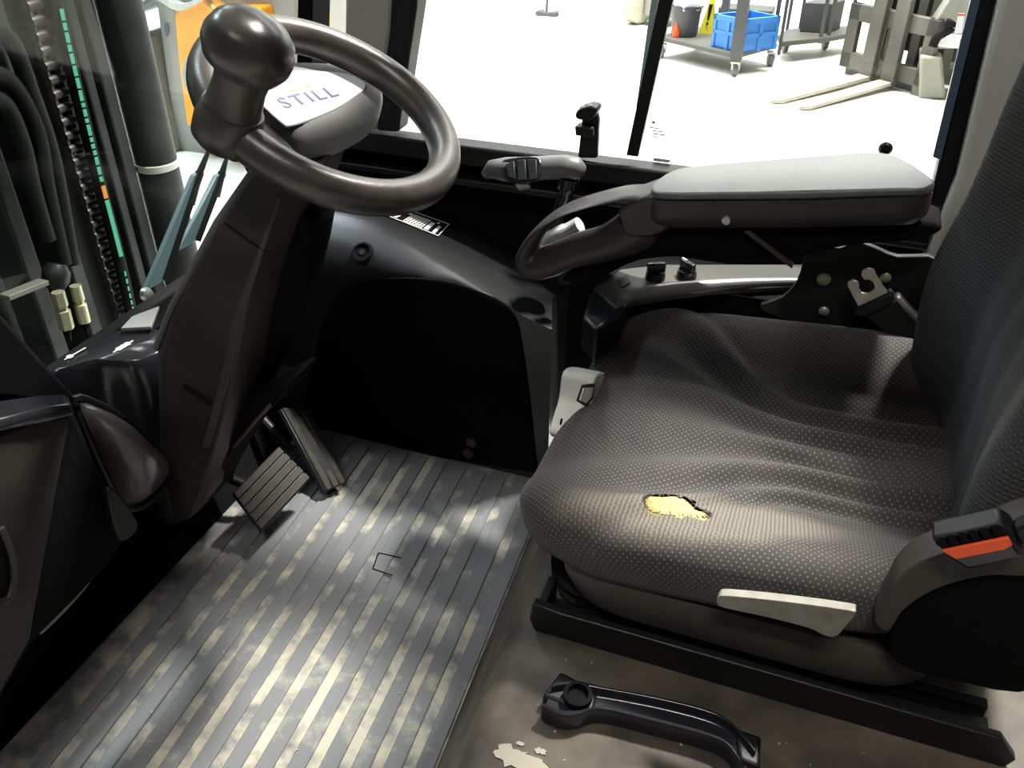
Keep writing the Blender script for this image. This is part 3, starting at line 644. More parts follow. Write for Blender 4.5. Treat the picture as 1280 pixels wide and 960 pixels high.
# ------------------------------------------------------------------ dash shelf on the left with printed symbols
ds = thing('dash_console', (-1.0, .85, 0.0), 'low black dash shelf with white printed symbols under the windscreen', 'dashboard')
DZ = .43
tp = [pz(62, 466, DZ), pz(140, 418, DZ), pz(186, 412, DZ), pz(212, 418, DZ), pz(216, 432, DZ), pz(172, 452, DZ), pz(120, 452, DZ)]
def dz(dx, zz, P=tp): return [(p[0] + dx, p[1], zz) for p in P]
tps = sm(tp, 4, True); ct = sum(tps) / len(tps)
MB().loft([[ct + (p - ct) * .94 + A((0, 0, .004)) for p in tps], [ct + (p - ct) * 1.0 for p in tps], [ct + (p - ct) * 1.06 - A((0, 0, .012)) for p in tps], [ct + (p - ct) * 1.09 + A((.0, 0, -.05)) for p in tps], [ct + (p - ct) * 1.08 + A((-.02, 0, -.18)) for p in tps], [ct + (p - ct) * 1.0 + A((-.06, 0, -.40)) for p in tps]]).build('dash_shell', GLOSSB, ds, smooth=60)
e_x = pz(170, 424, DZ) - pz(143, 440, DZ)
for i, (a, b) in enumerate(((154, 433), (94, 442))):
    c0 = pz(a, b, DZ + .0055); ex = e_x / np.linalg.norm(e_x); ey = np.cross((0, 0, 1), ex)
    g = MB()
    for dxy in (((-.008, 0), (.0, 0), (.008, 0)) if i == 0 else ((-.01, 0),)):
        g.lathe([(.0055, 0), (.0055, .0006), (.004, .0006), (.004, 0)], c0 + ex * dxy[0], (0, 0, 1), 14)
    g.bar(c0 - ex * .020, c0 + ex * .020, .0018, .0008)
    g.build('printed_symbol', SYMB, ds)
# grey triangular plate beyond the shelf
MB().prism(PZ(.44, [(152, 414), (166, 399), (200, 386), (190, 412)]), (0, 0, .006)).build('corner_plate', mat('corner_grey', (.16, .165, .16), .4), ds, bevel=.001)
# glossy bowl-shaped storage pocket
pk = thing('storage_pocket', pX(150, 580, -1.0), 'glossy dark rounded storage pocket below the dash shelf', 'pocket')
oc = [pX(a, b, -.93) for a, b in [(94, 500), (120, 506), (150, 522), (182, 552), (212, 580), (206, 600), (188, 622), (168, 634), (150, 626), (128, 585), (106, 535)]]
ocs = resample(sm(oc, 4, True), 44); cc = sum(ocs) / len(ocs)
MB().loft([[cc + (p - cc) * k + A((dx, 0, dzz)) for p in ocs] for k, dx, dzz in ((1.0, -.03, 0), (.97, .0, 0), (.8, .022, .004), (.5, .038, .008), (.2, .044, .01), (.02, .045, .01))]).build('pocket_bowl', mat('glossy_grey_pocket', (.075, .073, .07), .16, noise=(16, .4, .7), col2=(.12, .11, .10)), pk, smooth=80)
MB().tube([p + A((.0, 0, 0)) for p in resample(sm([cc + (p - cc) * 1.03 for p in oc], 4, True), 60)], .006, 8, True).build('pocket_rim', BLACK, pk)

# ------------------------------------------------------------------ entry side cover, near left
ec = thing('entry_side_cover', (-.95, .6, 0), 'black moulded cover at the door side front corner of the footwell', 'cover')
XE = -.86
prf = PX(XE, [(-60, 545), (0, 522), (50, 506), (84, 505), (100, 520), (96, 545)])
def EX(dx, pts): return [pX(a, b, XE + dx) for a, b in pts]
outer = [(-80, 560), (0, 530), (55, 512), (86, 508), (100, 522), (130, 596), (150, 632), (166, 664), (140, 704), (96, 752), (42, 806), (0, 880), (-80, 960)]
MB().prism(EX(-.02, outer), (-.09, 0, 0)).build('cover_body', BLACKMAT, ec, bevel=.012, seg=3)
MB().prism(EX(.005, [(-80, 572), (0, 540), (50, 520), (92, 516), (86, 548), (74, 610), (40, 800), (0, 872), (-80, 950)]), (-.05, 0, 0)).build('cover_panel', COWL, ec, bevel=.008, seg=3)
MB().loft([EX(.012, [(-80, 548), (0, 522), (50, 506), (88, 504)]) + EX(-.05, [(84, 492), (45, 494), (0, 500), (-80, 520)]), EX(.016, [(-80, 566), (0, 540), (52, 522), (95, 520)]) + EX(-.05, [(88, 508), (48, 508), (0, 522), (-80, 540)])]).build('cover_cap', GLOSSB, ec, bevel=.006, seg=3)
MB().tube(sm(EX(.012, [(2, 660), (14, 690), (18, 720), (12, 746), (2, 752)]), 5), .004, 8).build('grip_edge', BROWNP, ec)
MB().prism(EX(.008, [(-40, 650), (2, 660), (13, 690), (17, 720), (11, 744), (-40, 760)]), (-.004, 0, 0)).build('grip_recess', SEAM, ec)
MB().prism(sm(EX(-.015, [(127, 612), (138, 612), (156, 636), (165, 656), (152, 672), (140, 668)]), 3, True), (.012, 0, 0)).build('cable_gland', BLACK, ec, bevel=.003)
MB().prism(sm(pts_ := [pz(a, b, .10) for a, b in [(50, 795), (70, 765), (98, 728), (118, 712), (112, 730), (82, 765)]], 3, True), (0, 0, .006)).build('sill_plate', LGREYP, ec, bevel=.002)
# left front pillar of the cab
MB().prism([pX(a, b, -.93) for a, b in [(-90, 300), (-4, 384), (62, 458), (104, 502), (80, 508), (10, 500), (-90, 500)]], (-.07, 0, 0)).build('trim_3', BLACKMAT, kind='structure', bevel=.008, label='black front pillar at the door side of the windscreen')
#@@CONSOLE
# ------------------------------------------------------------------ side console on the right of the footwell
sc2 = thing('side_console', (-.62, 1.40, 0), 'black side console with rounded shiny top edge right of the pedals', 'console')
YC = 1.30
# top edge levels traced on the console face: height falls towards the rear
tz = [(432, 262), (470, 270), (520, 290), (570, 312), (620, 336), (652, 352), (690, 372)]
ab = [(432, 350), (470, 346), (520, 347), (570, 354), (620, 372), (652, 394), (690, 412)]
ringsC = []
for (a, b), (a2, b2) in zip(tz, ab):
    p = pY(a, b, YC + .115); q = pY(a2, b2, YC); sec = [(q[0], YC, 0.0)]
    for k in range(9):
        th_ = k / 8 * math.pi / 2 * .97
        f_ = 1 - math.cos(th_); sec.append((q[0] + (p[0] - q[0]) * f_, YC + .115 * f_, q[2] + (p[2] - q[2]) * math.sin(th_)))
    sec += [(p[0], p[1] + .012, p[2] - .004), (p[0], p[1] + .03, p[2] - .012), (p[0], 1.53, p[2] - .030), (p[0], 1.53, 0.0)]
    ringsC.append(sec)
p0 = ringsC[0]; ringsC.insert(0, [(-1.08, q[1], q[2]) for q in p0])
body = MB().loft(ringsC).build('console_body', mat('console_gloss', (.012, .012, .014), .34, spec=.7, bump=(700, .12)), sc2, smooth=60)
# matt lower panel with arched top edge
arch = sm(PY(YC - .004, [(372, 545), (385, 470), (405, 400), (430, 358), (480, 348), (540, 350), (600, 368), (640, 392), (652, 430), (662, 500), (672, 592)]), 5)
MB().prism(arch, (0, .010, 0)).build('lower_panel', BLACKMAT, sc2, bevel=.003)
# round plug
pn_ = A((-.05, -.62, .78)); pg = onp(453, 316, A(ringsC[2][5]) + pn_ * .001, pn_)
MB().lathe([(.022, 0), (.021, .004), (.017, .005), (.0155, .001), (.0001, .0005)], pg, pn_, 24).build('round_plug', BLACKMAT, sc2)
MB().lathe([(.0055, 0), (.0055, .003), (.0001, .003)], pg, pn_, 14).build('plug_screw', BLACK, sc2)
for (a, b) in ((590, 552), (586, 566)):
    MB().lathe([(.011, 0), (.011, .006), (.0001, .008)], pY(a, b, YC - .004), (0, -1, 0), 14).build('panel_screw', BROWNP, sc2)
# rating plate on the console top
q0, q1 = ringsC[2], ringsC[4]
nrm = np.cross(A(q1[11]) - A(q0[11]), A(q0[12]) - A(q0[11])); nrm = nrm / np.linalg.norm(nrm); nrm = nrm if nrm[2] > 0 else -nrm
P0 = A(ringsC[3][11]) + nrm * .003
def lp(a, b, h=0): return onp(a, b, P0 + nrm * h, nrm)
stk = MB().prism([lp(478, 266), lp(548, 294), lp(563, 279), lp(500, 257)], nrm * .001).build('rating_plate', BLACKMAT, sc2)
cA, cB, cC, cD = lp(480, 268, .0012), lp(548, 295, .0012), lp(562, 280, .0012), lp(502, 259, .0012)
def lpq(u, v): return (cA * (1 - u) + cB * u) * (1 - v) + (cD * (1 - u) + cC * u) * v
pr = MB()
def lq(u0, v0, u1, v1): pr.prism([lpq(u0, v0), lpq(u1, v0), lpq(u1, v1), lpq(u0, v1)], nrm * .0003)
lq(0, 0, 1, .035); lq(0, .965, 1, 1); lq(.985, 0, 1, 1); lq(.05, .1, .2, .6); lq(.22, .65, .3, .8)
for k in range(7): lq(.32 + k * .055, .08, .335 + k * .055, .8)
for k in range(6): lq(.32, .08 + k * .13, .67, .13 + k * .13)
lq(.70, .1, .78, .7); lq(.80, .75, .84, .85); lq(.86, .08, .92, .62)
pr.build('plate_print', SYMB, stk)

# ------------------------------------------------------------------ control tray with two rotary knobs
ct_ = thing('control_tray', pY(870, 360, 1.30), 'grey control tray with silver lip behind the seat cushion', 'control panel')
TZ = .505
MB().prism(PZ(TZ, [(742, 360), (775, 336), (830, 330), (1010, 330), (1010, 356), (880, 362), (790, 376), (770, 385)]), (0, 0, -.012)).build('tray_deck', mat('olive_grey_deck', (.034, .034, .027), .5), ct_, bevel=.003)
lipp = sm(PZ(TZ + .002, [(776, 378), (790, 370), (830, 363), (880, 358), (940, 354), (1005, 352)]), 5)
MB().tube(lipp, [.006 + .006 * math.sin(math.pi * min(1, .25 + .75 * i / len(lipp))) for i in range(len(lipp))], 12).build('silver_lip', mat('silver_lip', (.19, .19, .185), .35, metal=.5), ct_)
MB().prism(PZ(TZ - .004, [(728, 396), (738, 366), (772, 352), (790, 372), (776, 392), (745, 412)]), (0, 0, -.06)).build('tray_front', BLACK, ct_, bevel=.006)
MB().prism(PZ(TZ + .001, [(772, 350), (784, 344), (788, 354), (778, 360)]), (0, 0, .002)).build('deck_switch', DARKMET, ct_)
MB().box((-.10, 1.365, .425), (.42, .11, .13)).build('tray_box', BLACKMAT, ct_, bevel=.004)
kroot = None
for i, (a, b) in enumerate(((819, 348), (858, 346))):
    k = thing('rotary_knob', pz(a, b, TZ), ('small black rotary knob nearer the front on the grey control tray', 'small black rotary knob nearer the seat bracket on the grey control tray')[i], 'knob', 'rotary knobs on the control tray')
    p = pz(a, b, TZ)
    MB().lathe([(.0165, 0), (.0165, .007), (.015, .013), (.001, .013)], p, (0, 0, 1), 22).build('knob_skirt', GLOSSB, k)
    ang = (.6, -.7)[i]; d = A((math.cos(ang), math.sin(ang), 0))
    MB().bar(p - d * .0155 + A((0, 0, .020)), p + d * .0155 + A((0, 0, .020)), .010, .016).build('knob_blade', GLOSSB, k, bevel=.002)
    MB().bar(p - d * .015 + A((0, 0, .0284)), p - d * .004 + A((0, 0, .0284)), .003, .001).build('pointer', SYMB, k)

# ------------------------------------------------------------------ armrest
ar = thing('armrest', pY(1000, 300, 1.30), 'grey padded armrest with open loop handle at its front', 'armrest')
YA = 1.215; ZA = .700
near = [(820, 240), (900, 241), (1000, 240), (1090, 237), (1150, 235)]; far = [(905, 204), (960, 199), (1040, 194), (1110, 192), (1164, 221)]
nz = [pY(a, b, YA) for a, b in near]; za = [p[2] for p in nz]
fz = [pz(a, b, z_ + .004) for (a, b), z_ in zip(far, [za[0], za[1], za[2], za[3], za[4]])]
outl = sm(nz + [pz(1166, 232, za[4]), pz(1165, 222, za[4] + .002), pz(1110, 191, za[4] + .003), pz(1040, 193, za[3]), pz(960, 199, za[2]), pz(900, 204, za[1]), pz(850, 210, za[0]), pz(822, 224, za[0])], 4, True)
oc_ = resample(outl, 72); cA_ = sum(oc_) / len(oc_)
def sc3(k, dz_): return [p + A((0, 0, dz_)) + A(((cA_ - p)[0] * (1 - k) * .3, (cA_ - p)[1] * (1 - k), 0)) for p in oc_]
MB().prism([p - A((0, 0, .012)) for p in oc_], (0, 0, .012)).build('pad_top', PADM, ar, bevel=.004, seg=3)
MB().loft([sc3(.95, -.0125), sc3(1.0, -.0126), sc3(1.02, -.030), sc3(1.0, -.044), sc3(.88, -.056), sc3(.4, -.058)]).build('pad_shell', ARMM, ar, smooth=50)
# front loop handle
lo = PY(YA + .005, [(826, 246), (800, 246), (772, 248), (735, 257), (695, 271), (662, 293), (642, 320), (641, 341), (660, 356), (690, 352), (720, 340), (760, 332), (800, 322), (826, 300)])
li = PY(YA + .005, [(778, 262), (772, 261), (765, 259), (752, 259), (715, 268), (684, 288), (668, 312), (664, 322), (672, 320), (690, 312), (710, 304), (735, 297), (758, 284), (772, 272)])
lo_ = [p for p in sm(lo, 5, True)]; li_ = [p for p in sm(li, 5, True)]
loop = MB()
def off(P, dy): return [p + A((0, dy, 0)) for p in P]
mid = lambda k: [a * (1 - k) + b * k for a, b in zip(lo_, li_)]
loop.loft([off(mid(.0), .035), off(mid(0.04), .014), off(mid(.16), .002), off(mid(.45), 0), off(mid(.82), .004), off(mid(.96), .016), off(mid(1), .035), off(mid(.9), .06), off(mid(.5), .068), off(mid(.1), .06)], closed=True)
loop.build('loop_handle', ARMM, ar, smooth=60)
# shell between loop and pad, and underside
MB().prism(sm(PY(YA + .020, [(800, 262), (835, 262), (990, 268), (1168, 280), (1150, 300), (1060, 308), (1000, 322), (960, 326), (880, 322), (800, 326), (745, 350), (700, 352), (745, 322), (790, 290)]), 3, True), (0, .075, 0)).build('under_shell', BLACKMAT, ar, bevel=.006)
MB().prism(sm(PY(YA + .004, [(774, 262), (800, 250), (826, 243), (848, 248), (840, 262), (842, 280), (818, 296), (785, 296), (776, 280)]), 3, True), (0, .085, 0)).build('front_neck', ARMM, ar, bevel=.010, seg=3)
MB().lathe([(.0001, .005), (.006, .0045), (.0075, .002), (.0075, 0)], pY(908, 275, YA), (0, -1, 0), 14).build('screw', STEEL, ar)
MB().prism(PY(YA + .008, [(930, 290), (936, 288), (992, 330), (990, 336)]), (0, .004, 0)).build('under_rib', ARMM, ar)
# sleeve seen through the loop
sl = thing('adjuster_sleeve', pY(715, 285, 1.33), 'silver sleeve visible through the armrest loop', 'adjuster')
a0, a1 = pY(668, 312, 1.33), pY(742, 272, 1.33)
MB().lathe([(.014, 0), (.0155, .005), (.0155, .03), (.017, .032), (.017, .07), (.0145, .075), (.0145, .10)], a0, a1 - a0, 20).build('sleeve', mat('satin_silver', (.62, .62, .62), .3, metal=.5), sl)
MB().lathe([(.011, -.015), (.011, .01)], a0, a1 - a0, 16).build('sleeve_core', DARKMET, sl)
MB().tube([a0 + (a1 - a0) * .5, a0 + (a1 - a0) * .5 + A((0, .02, -.10))], .012, 10).build('sleeve_post', DARKMET, sl)

# ------------------------------------------------------------------ joystick
js = thing('joystick', pY(705, 262, 1.37), 'grey black joystick grip with thumb buttons behind the armrest loop', 'joystick')
YJ = 1.37
axp = [(606, 219), (614, 212), (632, 212), (655, 212), (680, 210), (705, 209), (722, 211), (731, 213)]
rad = [.008, .016, .021, .0215, .020, .0205, .0195, .008]
pth = [pY(a, b, YJ) for a, b in axp]
MB().tube(pth, rad, 20, asp=1.0).build('grip', mat('joystick_grip', (.09, .09, .088), .36, bump=(700, .2)), js, smooth=70)
nJ = A((-.12, -.75, .65)); nJ /= np.linalg.norm(nJ)
def pj(a, b, h=0): return onp(a, b, pY(658, 214, YJ) + nJ * (.0215 + h), nJ)
pan = MB().prism(sm([pj(a, b, -.004) for a, b in [(628, 205), (640, 199), (672, 198), (678, 212), (670, 228), (645, 229), (630, 222)]], 3, True), nJ * .006).build('button_panel', GLOSSB, js, bevel=.0015)
for q in ([(633, 206), (643, 202), (645, 225), (636, 222)], [(647, 201), (657, 200), (659, 226), (648, 226)], [(660, 200), (671, 200), (672, 224), (662, 226)]):
    MB().prism([pj(a, b, .002) for a, b in q], nJ * .003).build('thumb_button', BLACK, pan, bevel=.001)
MB().prism([pj(a, b, -.012) for a, b in [(645, 232), (662, 229), (664, 236), (650, 239)]], nJ * .008).build('rocker', SILVER, js, bevel=.001)
nk = sm([pY(712, 222, YJ), pY(708, 240, YJ), pY(700, 262, YJ), pY(690, 292, YJ), pY(684, 330, YJ)], 4)
MB().tube(nk, [.018] * 4 + [.013] * 4 + [.012] * 4 + [.022] * 5, 16).build('neck', GLOSSB, js)
MB().lathe([(.03, 0), (.028, .02), (.02, .05), (.012, .07)], pY(684, 340, YJ), (0, 0, 1), 20).build('gaiter', RUBBER, js)

# ------------------------------------------------------------------ window latch
wl = thing('window_latch', pY(736, 196, 1.535), 'black sliding window latch standing on the sill', 'latch')
MB().prism(PY(1.53, [(722, 198), (746, 198), (748, 150), (744, 134), (728, 133), (727, 150)]), (0, .016, 0)).build('latch_stem', BLACK, wl, bevel=.003)
MB().prism(PY(1.515, [(718, 158), (741, 160), (741, 172), (719, 170)]), (0, .03, 0)).build('latch_collar', BLACK, wl, bevel=.003)
MB().prism(sm(PY(1.515, [(719, 146), (722, 138), (736, 133), (746, 136), (744, 144), (738, 150), (724, 150)]), 3, True), (0, .035, 0)).build('latch_button', BLACK, wl, bevel=.003)
for (a, b) in ((724, 136), (734, 134)):
    MB().lathe([(.006, 0), (.005, .004), (.0001, .005)], pY(a + 4, b, 1.525), (0, -.4, .9), 12).build('latch_rivet', mat('grey_rivet', (.18, .19, .18), .35), wl)
# etched mark on the pane
mk = MB(); yk = YW - .0008
mk.lathe([(.004, 0), (.004, .0004), (.0001, .0004)], pY(804, 160, yk), (0, -1, 0), 12)
mk.box(pY(817, 153, yk), (.006, .0004, .005))
for i, (a, b, l) in enumerate(((818, 160, .016), (822, 164, .018), (824, 168, .024), (819, 171, .010))): mk.box(pY(a, b, yk), (l, .0004, .002))
mk.build('etched_mark', mat('etch_grey', (.22, .22, .22), .6), wn)

#@@MAST
# ------------------------------------------------------------------ lift mast beyond the windscreen
XM = -1.70
ms = thing('lift_mast', (XM, 1.7, -.60), 'dark greasy lift mast with chain seen through the windscreen', 'mast')
def vbar(x0, x1, y0, y1, name, m, z0=-.6, z1=2.2, bev=.006): return MB().box(((x0 + x1) / 2, (y0 + y1) / 2, (z0 + z1) / 2), (x1 - x0, y1 - y0, z1 - z0)).build(name, m, ms, bevel=bev)
MB().lathe([(.055, 0), (.055, 2.8)], (XM + .02, 1.795, -.6), (0, 0, 1), 32).build('lift_cylinder', MASTM, ms)
MB().lathe([(.0555, 0), (.058, .002), (.058, .018), (.0555, .02)], (XM + .02, 1.795, .335), (0, 0, 1), 32).build('cylinder_band', mat('pale_band', (.52, .53, .50), .5), ms)
vbar(XM - .10, XM + .01, 1.69, 1.73, 'inner_channel', MASTM)
vbar(XM - .12, XM - .02, 1.73, 1.75, 'inner_web', MASTM)
vbar(XM - .08, XM + .005, 1.645, 1.675, 'outer_channel', MASTM)
vbar(XM - .12, XM + .02, 1.43, 1.47, 'outer_channel', MASTM)
vbar(XM - .14, XM - .10, .5, 1.72, 'dark_backing_plate', DARKMET, -.6, .95)  # plate put in to make the view behind the mast dark
vbar(XM - .06, XM + .03, 1.30, 1.345, 'outer_channel', MASTM)
link1 = None; linkobj = None
for k in range(34):
    z = -.05 + k * .032
    if linkobj is None:
        linkobj = MB().lathe([(.0001, -.024), (.011, -.024), (.012, -.02), (.012, .02), (.011, .024), (.0001, .024)], (XM, 1.565, z), (0, 1, 0), 10).box((XM - .004, 1.545, z + .016), (.020, .007, .028)).box((XM - .004, 1.583, z + .016), (.020, .007, .028)).build('chain_link', CHAINM, ms); zk = z
    else: c = copy_obj(linkobj); c.location = (0, 0, z - zk)
# hose with green print
hp = [pX(a, b, XM + .03) for a, b in [(62, -40), (80, 45), (100, 130), (122, 220), (148, 320), (166, 400)]]
MB().tube(sm(hp, 6), .016, 12, up=(1, 0, 0)).build('printed_hose', HOSE, ms)
gp = MB(); rg = random.Random(5)
def on_hose(t): 
    P = sm(hp, 10); f = t * (len(P) - 1); i = int(f); return P[i] + (P[min(i + 1, len(P) - 1)] - P[i]) * (f - i) + A((.0155, -.006, .004))
t = .13
while t < .62:
    l = rg.choice((.012, .02, .03)); gp.bar(on_hose(t), on_hose(t + l), .009, .002, up=(1, -.3, .2)); t += l + .006
gp.bar(on_hose(.66), on_hose(.80), .011, .002, up=(1, -.3, .2))
t = .84
while t < .96: gp.bar(on_hose(t), on_hose(t + .012), .005, .002, up=(1, -.3, .2)); t += .02
gp.build('green_print', GREEN, ms)
MB().bar(on_hose(.625), on_hose(.655), .011, .002, up=(1, -.3, .2)).build('orange_print', ORNG, ms)
for P in ([(-30, 120), (5, 130), (28, 180), (42, 240), (60, 300)], [(-30, 90), (10, 100), (45, 160), (60, 240), (80, 330)], [(-30, 30), (12, 50), (40, 120), (66, 200), (90, 330)]):
    MB().tube(sm([pX(a, b, XM + .10) for a, b in P], 6), .018, 12, up=(1, 0, 0)).build('hydraulic_hose', HOSE, ms)
MB().bar(pX(5, 372, XM + .12), pX(55, 352, XM + .12), .03, .012, up=(0, 0, 1)).build('hose_bracket', FORKM, ms, bevel=.002)
for (x, y, sclf) in ((72, 365, 1.0), (94, 357, .85)):
    a, b = pX(x, y, XM + .14), pX(x + 14, y + 55, XM + .14)
    d = b - a; L_ = np.linalg.norm(d)
    MB().lathe([(.015 * sclf, 0), (.016 * sclf, L_ * .32), (.012 * sclf, L_ * .33), (.012 * sclf, L_ * .4), (.017 * sclf, L_ * .42), (.017 * sclf, L_ * .82), (.010 * sclf, L_ * .84)], a, d, 6 if sclf == 1 else 12).build('hose_fitting', BRASS, ms)
    MB().tube([b - d * .2, b + d * .5, b + d * 1.2 + A((0, .02, 0))], .012 * sclf, 10).build('hydraulic_hose', HOSE, ms)
MB().lathe([(.0001, -.03), (.02, -.028), (.03, -.01), (.03, .01), (.02, .028), (.0001, .03)], pX(70, 345, XM + .10), (0, .5, 1), 16).build('hose_joint', DARKMET, ms)
MB().lathe([(.0001, .012), (.010, .010), (.014, 0)], pX(183, 368, -1.18), (1, -.3, .4), 16).build('bolt_head', STEEL, ms)

# wiper arms on the outside of the windscreen
for i, (P, lab) in enumerate((([(262, 186), (250, 215), (238, 255), (205, 350)], 'wiper arm with bluish glass reflection beside the mast, the lower of two'), ([(284, 196), (278, 216), (270, 245), (246, 300)], 'wiper arm with bluish glass reflection next to the steering wheel knob, the upper of two'))):
    wa = thing('wiper_arm', pX(*P[-1], -1.20), lab, 'wiper', 'wiper arms on the windscreen')
    pts = [pX(a, b, -1.20) for a, b in P]
    MB().tube(pts[:3], [.004, .007, .009], 8).build('arm_rod', DARKMET, wa)
    d = pts[3] - pts[1]
    MB().prism([pts[1] + A((0, -.02, 0)), pts[1] + A((0, .004, 0)), pts[3] + A((0, .006, 0)), pts[3] + A((0, -.06, 0))], (-.01, 0, 0)).build('blade_reflection', GLASSREFL, wa, bevel=.002)  # broad bluish band: reflection in the glass, built as a solid strip
    MB().bar(pts[1], pts[3], .012, .012).build('blade_rubber', RUBBER, wa)

#@@HALL
# ------------------------------------------------------------------ grey and yellow truck behind the windscreen
gt = thing('parked_truck', (-3.2, 4.3, -.65), 'grey industrial truck with yellow orange cover behind the steering wheel', 'truck')
YT = 4.2
MB().prism(PY(YT, [(176, -140), (370, -140), (372, 90), (345, 200), (330, 226), (228, 216), (219, 190)]), (0, .9, 0)).build('truck_body', TRUCKG, gt, bevel=.02)
MB().prism(PY(YT - .05, [(166, 38), (186, 46), (219, 190), (222, 208), (196, 205)]), (0, .3, 0)).build('side_panel', TRUCKG, gt, bevel=.01)
MB().prism(PY(YT - .06, [(150, -140), (240, -140), (250, 0), (215, 16), (195, 4), (165, 20), (158, -10)]), (0, .3, 0)).build('upper_cowl', TRUCKD, gt, bevel=.02)
MB().prism(sm(PY(YT - .12, [(160, 12), (178, 0), (196, 0), (222, 14), (250, 2), (252, -4), (222, 6), (196, -8), (170, -4)]), 3, True), (0, .06, 0)).build('grab_rail', LGREYP, gt)
MB().prism(PY(YT - .10, [(217, 16), (240, 0), (252, -2), (268, 10), (326, 10), (330, 24), (300, 80), (250, 100), (246, 166), (233, 156), (224, 90)]), (0, .25, 0)).build('yellow_cover', YEL, gt, bevel=.015)
MB().prism(PY(YT - .12, [(394, -60), (399, -60), (401, 95), (397, 95)]), (0, .1, 0)).build('yellow_post', YEL, gt)
MB().lathe([(.14, 0), (.15, .04), (.10, .06), (.001, .06)], pY(262, 98, YT - .12), (0, -1, .2), 24).build('drum', TRUCKG, gt)
MB().prism(PY(YT - .06, [(168, 28), (180, 26), (184, 46), (170, 38)]), (0, .02, 0)).build('vent_opening', NAVY, gt)
MB().prism(sm(PY(YT - .01, [(205, 32), (209, 30), (211, 40), (208, 46)]), 3, True), (0, .006, 0)).build('key_switch', NAVY, gt)
MB().prism(PY(YT - .06, [(214, 198), (220, 196), (224, 208), (216, 210)]), (0, .02, 0)).build('reflector', RED, gt)
MB().prism(PY(YT - .02, [(215, 212), (335, 222), (335, 232), (216, 226)]), (0, .9, 0)).build('skirt', TRUCKD, gt)

# ------------------------------------------------------------------ trolleys and what stands on them
GZ = -.65
def caster(p, root, k=1.0):
    p = A(p, float)
    c = MB().lathe([(.001, -.018 * k), (.045 * k, -.018 * k), (.05 * k, 0), (.045 * k, .018 * k), (.001, .018 * k)], (p[0], p[1], GZ + .05 * k), (1, .4, 0), 16)
    c.build('caster_wheel', TRUCKD, root)
    MB().box((p[0], p[1], GZ + .105 * k), (.07 * k, .07 * k, .015)).box((p[0] - .02 * k, p[1] + .01, GZ + .075 * k), (.012, .05 * k, .06 * k)).box((p[0] + .03 * k, p[1] + .0, GZ + .075 * k), (.012, .05 * k, .06 * k)).build('caster_fork', LGREYP, root)
c1 = pz(917, 95, GZ); c2 = pz(972, 87, GZ); c0 = pz(826, 72, GZ)
t1 = thing('shelf_trolley', c1, 'grey steel trolley carrying a blue crate and a dark bin', 'trolley')
ux = (c0 - c1); uy = A((-ux[1], ux[0], 0)); uy /= np.linalg.norm(uy); uy = uy if uy[1] > 0 else -uy; wdt = .46
dk = GZ + .17
k0, k1 = c1 - ux * .03, c1 + ux * 1.05
c3 = c1 + uy * wdt; c4 = c0 + uy * wdt
def deck(z): return [A((*(k0 - uy * .03)[:2], z)), A((*(k1 - uy * .03)[:2], z)), A((*(k1 + uy * (wdt + .03))[:2], z)), A((*(k0 + uy * (wdt + .03))[:2], z))]
MB().prism(deck(dk), (0, 0, -.035)).build('deck', CARTD, t1, bevel=.006)
for c in (c1, c3, c0, c4): caster(c + A((0, 0, 0)), t1)
MB().bar(A((c1[0], c1[1], dk - .05)), A((c1[0], c1[1], 1.0)), .085, .085, up=(0, 1, 0)).build('post', CARTM, t1)
MB().bar(A((*(c1 + ux * .66 + uy * .45)[:2], dk - .02)), A((*(c1 + ux * .66 + uy * .45)[:2], 1.0)), .06, .06, up=(0, 1, 0)).build('post', TRUCKD, t1)
MB().bar(A((*c3[:2], dk - .04)), A((*c3[:2], 1.0)), .03, .03, up=(0, 1, 0)).build('post', CARTM, t1)
# blue crate
cr = thing('blue_crate', pz(928, 62, dk), 'bright blue plastic crate on the trolley deck', 'crate')
v0 = pz(925, 66, dk); v1 = pz(890, 58, dk); v2 = pz(968, 61, dk); v3 = v1 + v2 - v0
hC = .24
def crate_wall(a, b, inw):
    d = b - a; d /= np.linalg.norm(d)
    MB().prism([a, b, b + A((0, 0, hC)), a + A((0, 0, hC))], inw * .015).build('crate_wall', BLUE, cr)
    o_ = -inw * .012
    for f0, f1, g0, g1 in ((0, 1, .84, 1), (0, 1, .45, .55), (0, .08, 0, 1), (.92, 1, 0, 1), (.44, .54, 0, .84)):
        p, q = a + (b - a) * f0, a + (b - a) * f1
        MB().prism([p + A((0, 0, hC * g0)), q + A((0, 0, hC * g0)), q + A((0, 0, hC * g1)), p + A((0, 0, hC * g1))], o_).build('crate_rib', BLUE, cr)
ctrc = (v0 + v1 + v2 + v3) / 4
for a, b in ((v0, v1), (v0, v2), (v1, v3), (v2, v3)):
    m_ = (a + b) / 2; inn = ctrc - m_; inn /= np.linalg.norm(inn); crate_wall(a, b, inn)
MB().prism([v0, v1, v3, v2], (0, 0, .012)).build('crate_base', BLUE, cr)
